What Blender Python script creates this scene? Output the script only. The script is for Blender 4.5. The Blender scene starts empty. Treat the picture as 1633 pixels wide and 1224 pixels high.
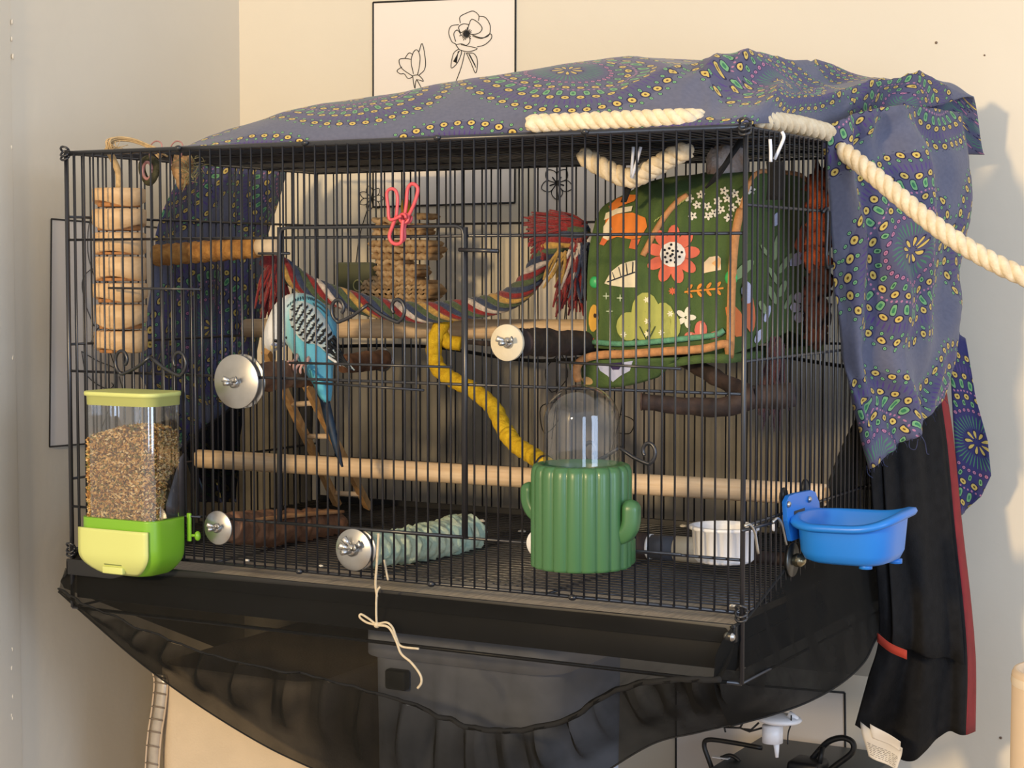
import bpy, bmesh, math, random
from mathutils import Vector, Matrix, noise
from mathutils.bvhtree import BVHTree
random.seed(7)
S = bpy.context.scene
C = S.collection
PI = math.pi

# ------------------------------------------------------------------ camera
FPX = 2942.3
CAM = Vector((1.3447, -1.4824, 0.2966))
YAW, PITCH = 0.50098, 0.06205
FWD = Vector((-math.sin(YAW)*math.cos(PITCH), math.cos(YAW)*math.cos(PITCH), -math.sin(PITCH)))
RGT = Vector((math.cos(YAW), math.sin(YAW), 0))
UPV = RGT.cross(FWD)
cam = bpy.data.objects.new('camera', bpy.data.cameras.new('camera'))
cam.data.sensor_width = 36
cam.data.lens = FPX/1633*36
cam.data.clip_start = 0.05
m = Matrix((RGT, UPV, -FWD)).transposed().to_4x4()
m.translation = CAM
cam.matrix_world = m
C.objects.link(cam)
S.camera = cam

# ------------------------------------------------------------------ world, lights, exposure
w = bpy.data.worlds.new('room_air'); S.world = w; w.use_nodes = True
bg = w.node_tree.nodes['Background']
bg.inputs[0].default_value = (0.98, 0.97, 0.98, 1)
bg.inputs[1].default_value = 0.60
def light(name, kind, loc, target, energy, col, size, size_y=None):
    l = bpy.data.lights.new(name, kind); l.energy = energy; l.color = col
    if kind == 'AREA':
        l.size = size
        if size_y: l.shape = 'RECTANGLE'; l.size_y = size_y
        else: l.shape = 'DISK'
    o = bpy.data.objects.new(name, l); C.objects.link(o)
    o.location = loc
    o.rotation_euler = (Vector(target)-Vector(loc)).to_track_quat('-Z', 'Y').to_euler()
    return o
light('floor_lamp_light', 'AREA', (0.45, -2.95, 0.80), (0.4, 0.2, 0.2), 56, (1.0, 0.73, 0.40), 0.20)
light('window_light', 'AREA', (3.1, -1.1, 0.45), (0.6, 0.1, 0.15), 24, (0.56, 0.72, 1.0), 0.9, 1.3)
light('second_window_light', 'AREA', (2.3, -2.5, 0.45), (0.6, 0.1, 0.15), 12, (0.56, 0.72, 1.0), 0.5, 1.3)
S.view_settings.view_transform = 'Standard'
S.view_settings.look = 'None'
S.view_settings.exposure = 0.25
S.view_settings.gamma = 1.0
S.view_settings.use_curve_mapping = False

# ------------------------------------------------------------------ placing helpers
def ray(px, py):
    return FWD + RGT*((px-816.5)/FPX) + UPV*((612-py)/FPX)
def at(px, py, y):
    d = ray(px, py); return CAM + d*((y-CAM.y)/d.y)
def atx(px, py, x):
    d = ray(px, py); return CAM + d*((x-CAM.x)/d.x)
def lerp(a, b, t): return a+(b-a)*t
def ease(t): return t*t*(3-2*t)
def nz(x, y=0., z=0.): return noise.noise(Vector((x, y, z)))
def spline(pts, n):
    """Catmull-Rom through points, n samples per span."""
    P = [Vector(p) for p in pts]
    P = [P[0]*2-P[1]] + P + [P[-1]*2-P[-2]]
    out = []
    for i in range(1, len(P)-2):
        a, b, c, d = P[i-1:i+3]
        for k in range(n):
            t = k/n
            out.append(0.5*((2*b)+(c-a)*t+(2*a-5*b+4*c-d)*t*t+(3*b-a-3*c+d)*t**3))
    out.append(P[-2].copy())
    return out
def resample(path, step):
    L = [0]
    for i in range(1, len(path)): L.append(L[-1]+(path[i]-path[i-1]).length)
    n = max(2, int(L[-1]/step)); out = []; j = 0
    for k in range(n+1):
        s = L[-1]*k/n
        while j < len(L)-2 and L[j+1] < s: j += 1
        t = (s-L[j])/max(1e-9, L[j+1]-L[j]); out.append(path[j].lerp(path[j+1], min(1, t)))
    return out
def interp(tab, x):
    if x <= tab[0][0]: return tab[0][1]
    for (a, b), (c, d) in zip(tab, tab[1:]):
        if x <= c: return b+(d-b)*(x-a)/(c-a)
    return tab[-1][1]

# ------------------------------------------------------------------ materials
MATS = {}
def mat(name, col, rough=0.6, metal=0.0, var=0.0, scale=40, bump=0.0, bscale=None, col2=None, sheen=0, coat=0, spec=0.5, stretch=None, trans=0):
    if name in MATS: return MATS[name]
    M = bpy.data.materials.new(name); M.use_nodes = True; MATS[name] = M
    nt = M.node_tree; b = nt.nodes['Principled BSDF']
    b.inputs['Roughness'].default_value = rough
    b.inputs['Metallic'].default_value = metal
    b.inputs['Specular IOR Level'].default_value = spec
    b.inputs['Sheen Weight'].default_value = sheen
    b.inputs['Coat Weight'].default_value = coat
    b.inputs['Transmission Weight'].default_value = trans
    tc = nt.nodes.new('ShaderNodeTexCoord'); mp = nt.nodes.new('ShaderNodeMapping')
    nt.links.new(tc.outputs['Object'], mp.inputs[0])
    if stretch: mp.inputs['Scale'].default_value = stretch
    no = nt.nodes.new('ShaderNodeTexNoise'); no.inputs['Scale'].default_value = scale; no.inputs['Detail'].default_value = 5
    nt.links.new(mp.outputs[0], no.inputs['Vector'])
    mx = nt.nodes.new('ShaderNodeMix'); mx.data_type = 'RGBA'
    c2 = col2 or tuple(max(0, c*(1-var)) for c in col)
    mx.inputs[6].default_value = (*col, 1); mx.inputs[7].default_value = (*c2, 1)
    rp = nt.nodes.new('ShaderNodeMapRange'); rp.inputs[1].default_value = 0.35; rp.inputs[2].default_value = 0.65
    nt.links.new(no.outputs[0], rp.inputs[0]); nt.links.new(rp.outputs[0], mx.inputs[0])
    nt.links.new(mx.outputs[2], b.inputs['Base Color'])
    if bump:
        bn = nt.nodes.new('ShaderNodeBump'); bn.inputs['Strength'].default_value = bump; bn.inputs['Distance'].default_value = 0.002
        n2 = nt.nodes.new('ShaderNodeTexNoise'); n2.inputs['Scale'].default_value = bscale or scale*3; n2.inputs['Detail'].default_value = 4
        nt.links.new(mp.outputs[0], n2.inputs['Vector']); nt.links.new(n2.outputs[0], bn.inputs['Height'])
        nt.links.new(bn.outputs[0], b.inputs['Normal'])
    return M
def srgb(r, g, b):
    f = lambda c: (c/255/12.92) if c/255 <= 0.04045 else ((c/255+0.055)/1.055)**2.4
    return (f(r), f(g), f(b))
def clear(name, tint, gloss=1.0):
    if name in MATS: return MATS[name]
    M = bpy.data.materials.new(name); M.use_nodes = True; MATS[name] = M
    nt = M.node_tree; nt.nodes.remove(nt.nodes['Principled BSDF']); out = nt.nodes['Material Output']
    t = nt.nodes.new('ShaderNodeBsdfTransparent'); t.inputs[0].default_value = (*tint, 1)
    g = nt.nodes.new('ShaderNodeBsdfGlossy'); g.inputs['Roughness'].default_value = 0.04
    f = nt.nodes.new('ShaderNodeLayerWeight'); f.inputs[0].default_value = 0.5
    pw = nt.nodes.new('ShaderNodeMath'); pw.operation = 'POWER'; pw.inputs[1].default_value = 3.0
    mm = nt.nodes.new('ShaderNodeMath'); mm.operation = 'MULTIPLY_ADD'; mm.inputs[1].default_value = 0.45*gloss; mm.inputs[2].default_value = 0.06*gloss
    mx = nt.nodes.new('ShaderNodeMixShader')
    nt.links.new(f.outputs['Facing'], pw.inputs[0]); nt.links.new(pw.outputs[0], mm.inputs[0]); nt.links.new(mm.outputs[0], mx.inputs[0])
    nt.links.new(t.outputs[0], mx.inputs[1]); nt.links.new(g.outputs[0], mx.inputs[2]); nt.links.new(mx.outputs[0], out.inputs[0])
    return M
def sheer(name, col, through):
    if name in MATS: return MATS[name]
    M = bpy.data.materials.new(name); M.use_nodes = True; MATS[name] = M
    nt = M.node_tree; b = nt.nodes['Principled BSDF']; out = nt.nodes['Material Output']
    b.inputs['Base Color'].default_value = (*col, 1); b.inputs['Roughness'].default_value = 0.9
    b.inputs['Specular IOR Level'].default_value = 0.1
    t = nt.nodes.new('ShaderNodeBsdfTransparent')
    tc = nt.nodes.new('ShaderNodeTexCoord'); no = nt.nodes.new('ShaderNodeTexNoise'); no.inputs['Scale'].default_value = 14; no.inputs['Detail'].default_value = 6
    nt.links.new(tc.outputs['Object'], no.inputs['Vector'])
    rp = nt.nodes.new('ShaderNodeMapRange'); rp.inputs[1].default_value = 0.3; rp.inputs[2].default_value = 0.7
    rp.inputs[3].default_value = through*0.8; rp.inputs[4].default_value = through*1.15
    lw = nt.nodes.new('ShaderNodeLayerWeight'); lw.inputs[0].default_value = 0.35      # threads close up where the weave turns edge-on
    sb = nt.nodes.new('ShaderNodeMath'); sb.operation = 'SUBTRACT'; sb.use_clamp = True
    ml = nt.nodes.new('ShaderNodeMath'); ml.operation = 'MULTIPLY'; ml.inputs[1].default_value = 0.5
    nt.links.new(no.outputs[0], rp.inputs[0]); nt.links.new(rp.outputs[0], sb.inputs[0])
    nt.links.new(lw.outputs['Facing'], ml.inputs[0]); nt.links.new(ml.outputs[0], sb.inputs[1])
    mx = nt.nodes.new('ShaderNodeMixShader'); nt.links.new(sb.outputs[0], mx.inputs[0])
    nt.links.new(b.outputs[0], mx.inputs[1]); nt.links.new(t.outputs[0], mx.inputs[2]); nt.links.new(mx.outputs[0], out.inputs[0])
    return M

def mandala_material(name, base, base2, dim=1.0):
    """Printed cloth: repeated rings of dots, dashes and lozenges on blue linen (UV in metres)."""
    M = bpy.data.materials.new(name); M.use_nodes = True
    nt = M.node_tree; b = nt.nodes['Principled BSDF']; b.inputs['Roughness'].default_value = 0.9
    b.inputs['Specular IOR Level'].default_value = 0.15; b.inputs['Sheen Weight'].default_value = 0.15
    N = nt.nodes.new; L = nt.links.new
    def val(s, v):
        if isinstance(v, (int, float)): s.default_value = v
        else: L(v, s)
    def ma(op, a, bb=0.0, c=0.0, clamp=False):
        n = N('ShaderNodeMath'); n.operation = op; n.use_clamp = clamp
        val(n.inputs[0], a); val(n.inputs[1], bb); val(n.inputs[2], c); return n.outputs[0]
    tc = N('ShaderNodeTexCoord'); sx = N('ShaderNodeSeparateXYZ'); L(tc.outputs['UV'], sx.inputs[0])
    CW, CH = 0.236, 0.200
    row = ma('FLOOR', ma('DIVIDE', sx.outputs[1], CH))
    off = ma('MULTIPLY', ma('MODULO', ma('ABSOLUTE', row), 2.0), 0.5)
    u = ma('MULTIPLY', ma('SUBTRACT', ma('FRACT', ma('ADD', ma('DIVIDE', sx.outputs[0], CW), off)), 0.5), CW)
    v = ma('MULTIPLY', ma('SUBTRACT', ma('FRACT', ma('DIVIDE', sx.outputs[1], CH)), 0.5), CH)
    r = ma('SQRT', ma('ADD', ma('MULTIPLY', u, u), ma('MULTIPLY', ma('MULTIPLY', v, v), 1.35)))
    th = ma('ARCTAN2', v, u)
    no = N('ShaderNodeTexNoise'); no.inputs['Scale'].default_value = 220; L(tc.outputs['UV'], no.inputs['Vector'])
    wv = N('ShaderNodeTexNoise'); wv.inputs['Scale'].default_value = 25; L(tc.outputs['UV'], wv.inputs['Vector'])
    mx = N('ShaderNodeMix'); mx.data_type = 'RGBA'; mx.inputs[6].default_value = (*base, 1); mx.inputs[7].default_value = (*base2, 1)
    L(ma('ADD', ma('MULTIPLY', no.outputs[0], 0.6), ma('MULTIPLY', wv.outputs[0], 0.4)), mx.inputs[0])
    col = mx.outputs[2]
    def over(mask, c):
        nonlocal col
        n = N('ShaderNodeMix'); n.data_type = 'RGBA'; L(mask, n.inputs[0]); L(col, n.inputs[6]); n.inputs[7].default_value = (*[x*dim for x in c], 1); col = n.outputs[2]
    def cell(R, n, ha, hr, ph=0.0, power=2.0):
        """distance-like value < 1 inside a dot of half-sizes ha (along ring) x hr (radial)"""
        t = ma('SUBTRACT', ma('FRACT', ma('ADD', ma('MULTIPLY', th, n/(2*PI)), ph)), 0.5)
        dx = ma('DIVIDE', ma('ABSOLUTE', ma('MULTIPLY', t, 2*PI*R/n)), ha)
        dy = ma('DIVIDE', ma('ABSOLUTE', ma('SUBTRACT', r, R)), hr)
        return ma('ADD', ma('POWER', dx, power), ma('POWER', dy, power))
    def dots(R, n, ha, hr, c, core=None, ph=0.0, power=2.0, outline=True):
        d = cell(R, n, ha, hr, ph, power)
        if outline: over(ma('LESS_THAN', d, 1.9), (0.028, 0.026, 0.07))
        over(ma('LESS_THAN', d, 1.0), c)
        if core: over(ma('LESS_THAN', d, 0.13), core)
    yel, grn, pnk, pur = srgb(206, 180, 98), srgb(118, 168, 118), srgb(176, 120, 150), srgb(84, 66, 124)
    dgr, org = srgb(76, 128, 100), srgb(110, 82, 40)
    # darker ground inside the mandala
    over(ma('MULTIPLY', ma('LESS_THAN', r, 0.113), 0.5), (0.062, 0.056, 0.14))
    dots(0.010, 9, 0.0016, 0.005, yel, None)
    dots(0.026, 40, 0.0007, 0.0085, dgr, outline=False)
    dots(0.041, 34, 0.0021, 0.0021, pnk, (0.2, 0.06, 0.12))
    dots(0.050, 22, 0.0022, 0.0036, grn, (0.03, 0.12, 0.06), power=3)
    dots(0.0585, 22, 0.0042, 0.0034, yel, org, ph=0.5)
    dots(0.0655, 70, 0.0014, 0.0013, pnk, outline=False)
    dots(0.0745, 30, 0.0034, 0.0058, grn, (0.05, 0.2, 0.1), power=3)
    dots(0.0850, 30, 0.0044, 0.0034, yel, org, ph=0.5)
    dots(0.0945, 96, 0.0010, 0.0052, pur, outline=False)
    dots(0.1035, 52, 0.0019, 0.0020, grn, (0.05, 0.2, 0.1))
    dots(0.1105, 40, 0.0042, 0.0036, yel, org, ph=0.5)
    dots(0.1180, 60, 0.0018, 0.0018, grn, (0.05, 0.2, 0.1))
    L(col, b.inputs['Base Color'])
    bp = N('ShaderNodeBump'); bp.inputs['Strength'].default_value = 0.25; bp.inputs['Distance'].default_value = 0.001; L(no.outputs[0], bp.inputs['Height']); L(bp.outputs[0], b.inputs['Normal'])
    return M

# ------------------------------------------------------------------ object helpers
WL = {}
def thing(name, label, cat, loc, group=None):
    o = bpy.data.objects.new(name, None); o.empty_display_size = 0.02; C.objects.link(o)
    o.location = loc; WL[o.name] = Vector(loc); o['label'] = label; o['category'] = cat
    if group: o['group'] = group
    return o
class MB:
    def __init__(s): s.v = []; s.f = []; s.uv = None; s.sm = []
    def add(s, vs, fs, smooth=True):
        k = len(s.v); s.v += [Vector(v) for v in vs]; s.f += [tuple(i+k for i in f) for f in fs]; s.sm += [smooth]*len(fs); return s
    def tube(s, path, r, n=8, cap=True, flat=1.0):
        P = [Vector(p) for p in path]; rr = r if hasattr(r, '__len__') else [r]*len(P)
        vs = []; fs = []
        t0 = (P[1]-P[0]).normalized(); a = Vector((0, 0, 1)) if abs(t0.z) < 0.9 else Vector((1, 0, 0))
        nrm = (a - t0*a.dot(t0)).normalized()
        for i, p in enumerate(P):
            t = (P[min(i+1, len(P)-1)]-P[max(i-1, 0)])
            t = t.normalized() if t.length > 1e-9 else t0
            nrm = nrm - t*nrm.dot(t)
            nrm = nrm.normalized() if nrm.length > 1e-6 else t.orthogonal().normalized()
            bi = t.cross(nrm)
            for k in range(n):
                an = 2*PI*k/n; vs.append(p + nrm*math.cos(an)*rr[i] + bi*math.sin(an)*rr[i]*flat)
        for i in range(len(P)-1):
            for k in range(n):
                fs.append((i*n+k, i*n+(k+1) % n, (i+1)*n+(k+1) % n, (i+1)*n+k))
        if cap: fs.append(tuple(reversed(range(n)))); fs.append(tuple(range((len(P)-1)*n, len(P)*n)))
        return s.add(vs, fs)
    def lathe(s, prof, c, n=32, axis=(0, 0, 1), fn=None, smooth=True, close=False):
        c = Vector(c); A = Vector(axis).normalized(); U = A.orthogonal().normalized(); V = A.cross(U)
        if abs(A.z) > 0.99: U = Vector((1, 0, 0)); V = Vector((0, 1, 0))*(1 if A.z > 0 else -1)
        vs = []; fs = []
        for i, (r, h) in enumerate(prof):
            for k in range(n):
                an = 2*PI*k/n; q = r*(fn(an, i) if fn else 1)
                vs.append(c + A*h + (U*math.cos(an)+V*math.sin(an))*q)
        for i in range(len(prof)-1):
            for k in range(n):
                fs.append((i*n+k, i*n+(k+1) % n, (i+1)*n+(k+1) % n, (i+1)*n+k))
        if close: fs.append(tuple(reversed(range(n)))); fs.append(tuple(range((len(prof)-1)*n, len(prof)*n)))
        return s.add(vs, fs, smooth)
    def box(s, a, b, bev=0.0, fn=None):
        bm = bmesh.new(); bmesh.ops.create_cube(bm, size=1)
        a = Vector(a); b = Vector(b)
        for v in bm.verts: v.co = Vector([(a[i]+b[i])/2 + v.co[i]*(b[i]-a[i]) for i in range(3)])
        if bev: bmesh.ops.bevel(bm, geom=bm.edges[:], offset=bev, segments=3, affect='EDGES', profile=0.5)
        bm.verts.index_update()
        vs = [fn(v.co.copy()) if fn else v.co.copy() for v in bm.verts]; fs = [tuple(v.index for v in f.verts) for f in bm.faces]
        bm.free(); return s.add(vs, fs, bool(bev))
    def grid(s, rows, uv=None, closed=False):
        nr, nc = len(rows), len(rows[0]); k = len(s.v)
        fs = []
        for i in range(nr-1):
            for j in range(nc-1 + (1 if closed else 0)):
                j2 = (j+1) % nc; fs.append((i*nc+j, i*nc+j2, (i+1)*nc+j2, (i+1)*nc+j))
        s.add([p for r in rows for p in r], fs)
        if uv: s.uv = [q for r in uv for q in r]
        return s
    def prism(s, poly, d, smooth=False):
        """polygon (list of Vectors) thickened along d"""
        n = len(poly); d = Vector(d)
        vs = list(poly) + [Vector(p)+d for p in poly]
        fs = [tuple(range(n)), tuple(reversed(range(n, 2*n)))] + [(i, i+n, (i+1) % n+n, (i+1) % n) for i in range(n)]
        return s.add(vs, fs, smooth)
    def ball(s, c, r, seg=12, rings=8, sc=(1, 1, 1), lump=0, seed=0):
        c = Vector(c); vs = []; fs = []
        for i in range(rings+1):
            ph = PI*i/rings
            for k in range(seg):
                an = 2*PI*k/seg; d = Vector((math.sin(ph)*math.cos(an), math.sin(ph)*math.sin(an), math.cos(ph)))
                q = r*(1+lump*nz(d.x*2.2+seed, d.y*2.2, d.z*2.2))
                vs.append(c+Vector((d.x*sc[0], d.y*sc[1], d.z*sc[2]))*q)
        for i in range(rings):
            for k in range(seg): fs.append((i*seg+k, (i+1)*seg+k, (i+1)*seg+(k+1) % seg, i*seg+(k+1) % seg))
        return s.add(vs, fs)
    def build(s, name, M, parent=None, solid=0.0, subsurf=0, weld=False):
        lo = Vector([min(v[i] for v in s.v) for i in range(3)]); hi = Vector([max(v[i] for v in s.v) for i in range(3)])
        org = Vector(((lo.x+hi.x)/2, (lo.y+hi.y)/2, lo.z))
        me = bpy.data.meshes.new(name)
        me.from_pydata([tuple(v-org) for v in s.v], [], s.f); me.update()
        me.polygons.foreach_set('use_smooth', s.sm)
        if s.uv:
            ul = me.uv_layers.new(name='UVMap')
            for lp in me.loops: ul.data[lp.index].uv = s.uv[lp.vertex_index]
        bm = bmesh.new(); bm.from_mesh(me)
        if weld: bmesh.ops.remove_doubles(bm, verts=bm.verts[:], dist=1e-5)
        if not s.uv: bmesh.ops.recalc_face_normals(bm, faces=bm.faces[:])
        bm.to_mesh(me); bm.free()
        me.materials.append(M)
        o = bpy.data.objects.new(name, me); C.objects.link(o)
        place(o, org, parent)
        if solid:
            q = o.modifiers.new('thickness', 'SOLIDIFY'); q.thickness = solid; q.offset = 0
        if subsurf:
            q = o.modifiers.new('smooth', 'SUBSURF'); q.levels = subsurf; q.render_levels = subsurf
        return o
def place(o, org, parent=None):
    if parent is not None:
        o.parent = parent; o.location = Vector(org)-WL[parent.name]
    else: o.location = org
    WL[o.name] = Vector(org)
def tag(o, label, cat, group=None):
    o['label'] = label; o['category'] = cat
    if group: o['group'] = group
    return o
def struct(o): o['kind'] = 'structure'; return o
def copy_at(src, org, parent, rot=None):
    o = src.copy(); C.objects.link(o); place(o, org, parent)
    if rot is not None: o.rotation_euler = rot
    return o

black = mat('black_powder_coat', (0.018, 0.019, 0.024), 0.30, 0.0, spec=0.7)
blackp = mat('black_plastic', (0.014, 0.014, 0.015), 0.45)
steel = mat('zinc_steel', srgb(190, 188, 184), 0.32, 0.9, var=0.15, scale=60)
pine = mat('pale_pine', srgb(236, 208, 172), 0.65, col2=srgb(222, 190, 150), scale=18, stretch=(0.6, 14, 14), bump=0.1, bscale=90)
pine2 = mat('ladder_wood', srgb(212, 168, 112), 0.65, col2=srgb(186, 138, 84), scale=20, stretch=(8, 8, 0.8), bump=0.1)
bark = mat('brown_bark', srgb(142, 102, 74), 0.8, col2=srgb(98, 66, 46), scale=60, bump=0.6, bscale=120)
darkbark = mat('dark_branch_bark', srgb(66, 50, 44), 0.75, col2=srgb(38, 28, 26), scale=60, bump=0.6, bscale=120)
white = mat('white_plastic', srgb(236, 236, 238), 0.35)
ink = mat('black_ink', (0.012, 0.012, 0.013), 0.7)
W, D, H = 0.76, 0.4574, 0.4176

# ------------------------------------------------------------------ room shell
FLOOR = -1.05
wallm = mat('cream_wall_paint', srgb(226, 217, 198), 0.7, var=0.03, scale=6, bump=0.18, bscale=55)
A5 = math.radians(5.0)
BD = Vector((math.cos(A5), math.sin(A5), 0)); BN = Vector((math.sin(A5), -math.cos(A5), 0))   # along back wall; towards the room
CORNER = Vector((-0.160, 0.512, 0))
def onback(px, py, lift=0.0):
    d = ray(px, py); p0 = CORNER+BN*lift; return CAM + d*((p0-CAM).dot(BN)/d.dot(BN))
def onleft(px, py, lift=0.0):
    d = ray(px, py); p0 = CORNER+BD*lift; return CAM + d*((p0-CAM).dot(BD)/d.dot(BD))
def slab(p, q, nrm, z0, z1, t=0.08):
    poly = [Vector((p.x, p.y, z0)), Vector((q.x, q.y, z0)), Vector((q.x, q.y, z1)), Vector((p.x, p.y, z1))]
    return MB().prism(poly, nrm*(-t))
struct(slab(CORNER-BD*0.08, CORNER+BD*3.2, BN, FLOOR, 1.5).build('wall_back', wallm))
wl = struct(slab(CORNER, CORNER+BN*3.2, BD, FLOOR, 1.5).build('wall_left', wallm))
fl = [CORNER, CORNER+BD*3.2, CORNER+BD*3.2+BN*3.2, CORNER+BN*3.2]
floorm = mat('beige_carpet', srgb(150, 132, 112), 0.95, var=0.15, scale=80, bump=0.5, bscale=400)
struct(MB().prism([Vector((p.x, p.y, FLOOR)) for p in fl], (0, 0, -0.05)).build('floor', floorm))
# shallow board joint with filler blobs on the left wall
e0 = onleft(22, 600)
jt = MB().box((-0.002, -0.25, 0), (0.0035, 0, 2.5), 0.001)
rot = Matrix.Rotation(A5, 3, 'Z')
jt.v = [rot @ v + Vector((e0.x, e0.y, FLOOR)) for v in jt.v]
struct(jt.build('trim_1', wallm))
bmx = MB()
for i, py in enumerate((35, 62, 90, 235, 570, 1035, 1065, 1110, 1140, 1145)):
    p = onleft(19+random.uniform(-1, 3), py, 0.003); bmx.ball(p, 0.0017, 8, 6, (0.6, 1, 1.8), 0.5, i)
bo = bmx.build('filler', wallm, wl); bo['kind'] = 'stuff'
spot = mat('grey_speck', srgb(120, 100, 84), 0.8)
for i, (px, py, r) in enumerate(((1493, 68, 0.0016), (1570, 88, 0.0011), (1596, 1176, 0.0016))):
    sp = MB().ball(onback(px, py, 0.0006), r, 8, 6, (1, 0.5, 1)).build('nail_hole', spot); struct(sp); sp.name = 'trim_%d' % (i+2)

# ------------------------------------------------------------------ wall posters
paper = mat('poster_paper', srgb(238, 230, 220), 0.8, var=0.02, scale=5)
def poster(name, label, surf, nrm, corners, lw):
    P = [surf(px, py, 0.0012) for px, py in corners]
    c = sum(P, Vector())/4; base = Vector((c.x, c.y, min(p.z for p in P)))
    t = thing(name, label, 'poster', base)
    MB().prism(P, nrm*(-0.0011)).build('paper', paper, t)
    b = MB()
    for i in range(4): b.tube([P[i], P[(i+1) % 4]], lw, 6, flat=1.0)
    b.build('border', ink, t)
    return t
def drawing(t, surf, strokes, r=0.0005, name='ink_line'):
    for st in strokes:
        pts = spline([surf(px, py, 0.0016) for px, py in st], 5) if len(st) > 2 else [surf(px, py, 0.0016) for px, py in st]
        MB().tube(pts, r, 5).build(name, ink, t)
def T(pts, ox, oy, s): return [(ox+x*s, oy+y*s) for x, y in pts]
pa = poster('poster', 'cream poster of two line-drawn poppies on the wall above the cage', onback, BN, [(595, 4), (822, -6), (821, 323), (595, 330)], 0.0012)
k = 1/4.08
big = [[(710, 150), (708, 110), (750, 85), (795, 72), (830, 100), (828, 135)],
       [(775, 135), (790, 125), (830, 150), (852, 185), (830, 215), (780, 222), (760, 190), (775, 135)],
       [(830, 105), (875, 115), (905, 170), (895, 230), (845, 245), (785, 225)],
       [(710, 215), (700, 175), (730, 155), (768, 160)],
       [(700, 160), (650, 170), (635, 215), (655, 270), (680, 285)],
       [(680, 270), (668, 220), (690, 195), (715, 225)],
       [(680, 290), (720, 285), (750, 295), (772, 270), (770, 240)],
       [(790, 235), (850, 250), (905, 220), (912, 250), (870, 290), (820, 305)],
       [(680, 290), (710, 325), (770, 335), (820, 315), (760, 300), (715, 290)],
       [(740, 340), (715, 440), (672, 555)],
       [(700, 318), (665, 350), (650, 440), (690, 410), (718, 340), (700, 318)],
       [(750, 345), (800, 350), (822, 400), (810, 475), (780, 410), (750, 345)]]
drawing(pa, onback, [T(s, 560, 0, k) for s in big])
for i in range(9):   # inked petals' shading on the two leaves
    a = i/8
    drawing(pa, onback, [T([(705-a*10, 330+a*6), (665+a*20, 400+a*10)], 560, 0, k), T([(765+a*6, 352+a*2), (812-a*8, 440-a*22)], 560, 0, k)], 0.0004)
for i in range(22):
    a = 2*PI*i/22; rr = random.uniform(24, 48)
    drawing(pa, onback, [T([(750, 220), (750+math.cos(a)*rr, 220+math.sin(a)*rr)], 560, 0, k)], 0.0005)
small = [[(400, 495), (330, 445), (312, 390), (350, 380), (388, 385)], [(350, 378), (375, 345), (398, 352)],
         [(405, 480), (390, 400), (405, 340), (430, 325), (448, 370), (442, 440), (430, 490)],
         [(440, 340), (462, 283), (482, 380), (478, 450), (440, 490)],
         [(330, 435), (298, 460), (320, 480), (345, 480), (370, 510), (400, 500)],
         [(400, 490), (405, 530), (415, 575), (425, 520), (470, 528), (440, 490), (405, 490)],
         [(425, 515), (445, 550), (468, 595)]]
drawing(pa, onback, [T(s, 560, 0, k) for s in small])
pb = poster('poster', 'tall thin-bordered leaf drawing on the side wall behind the seed feeder', onleft, BD, [(82, 349), (330, 369), (330, 692), (79, 712)], 0.0010)
leafs = [[(160, 470), (185, 410)], [(160, 470), (195, 430), (190, 380), (150, 340), (140, 400), (160, 470)], [(150, 520), (135, 480), (132, 445), (152, 430), (162, 480), (150, 520)],
         [(145, 545), (170, 545), (190, 520), (160, 520), (145, 545)], [(130, 560), (140, 600), (175, 620), (185, 590), (155, 575), (130, 560)], [(160, 690), (185, 600), (150, 500)], [(178, 610), (200, 640), (190, 600)]]
drawing(pb, onleft, [[(x, y) for x, y in s] for s in leafs], 0.0005)
pc = poster('poster', 'thin black bordered poster low on the wall under the cage', onback, BN, [(1078, 1082), (1347, 1104), (1349, 1330), (1078, 1300)], 0.0013)
pd = poster('poster', 'line-drawn five-petal flower print seen on the wall behind the cage', onback, BN, [(852, 232), (1060, 224), (1060, 772), (852, 756)], 0.00045)
for (cx, cy) in ((888, 292),):
    for i in range(5):
        a = 2*PI*i/5+0.3; ex, ey = cx+math.cos(a)*15, cy+math.sin(a)*15
        drawing(pd, onback, [[(cx, cy), (ex-math.sin(a)*9, ey+math.cos(a)*9), (ex+math.cos(a)*11, ey+math.sin(a)*11), (ex+math.sin(a)*9, ey-math.cos(a)*9), (cx, cy)]], 0.0006)
        drawing(pd, onback, [[(cx, cy), (cx+math.cos(a)*12, cy+math.sin(a)*12)]], 0.0009)
drawing(pd, onback, [[(888, 300), (905, 420), (895, 560), (880, 700)], [(895, 560), (870, 590), (880, 625), (905, 600), (895, 560)], [(888, 640), (862, 650), (868, 690), (890, 670), (888, 640)],
                     [(985, 560), (992, 640), (975, 720)], [(988, 660), (1010, 670), (1005, 690), (985, 690)]], 0.0006)
pe = thing('flower_print', 'small inked flower on the wall left of the crinkled paper toy', 'drawing', onback(592, 330, 0.001))
for i in range(7):
    a = 2*PI*i/7; cx, cy = 592, 316
    drawing(pe, onback, [[(cx, cy), (cx+math.cos(a+.4)*13, cy+math.sin(a+.4)*13), (cx+math.cos(a)*20, cy+math.sin(a)*20), (cx+math.cos(a-.4)*13, cy+math.sin(a-.4)*13), (cx, cy)]], 0.0005)
drawing(pe, onback, [[(592, 316), (575, 370), (566, 430)]], 0.0006)

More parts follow.
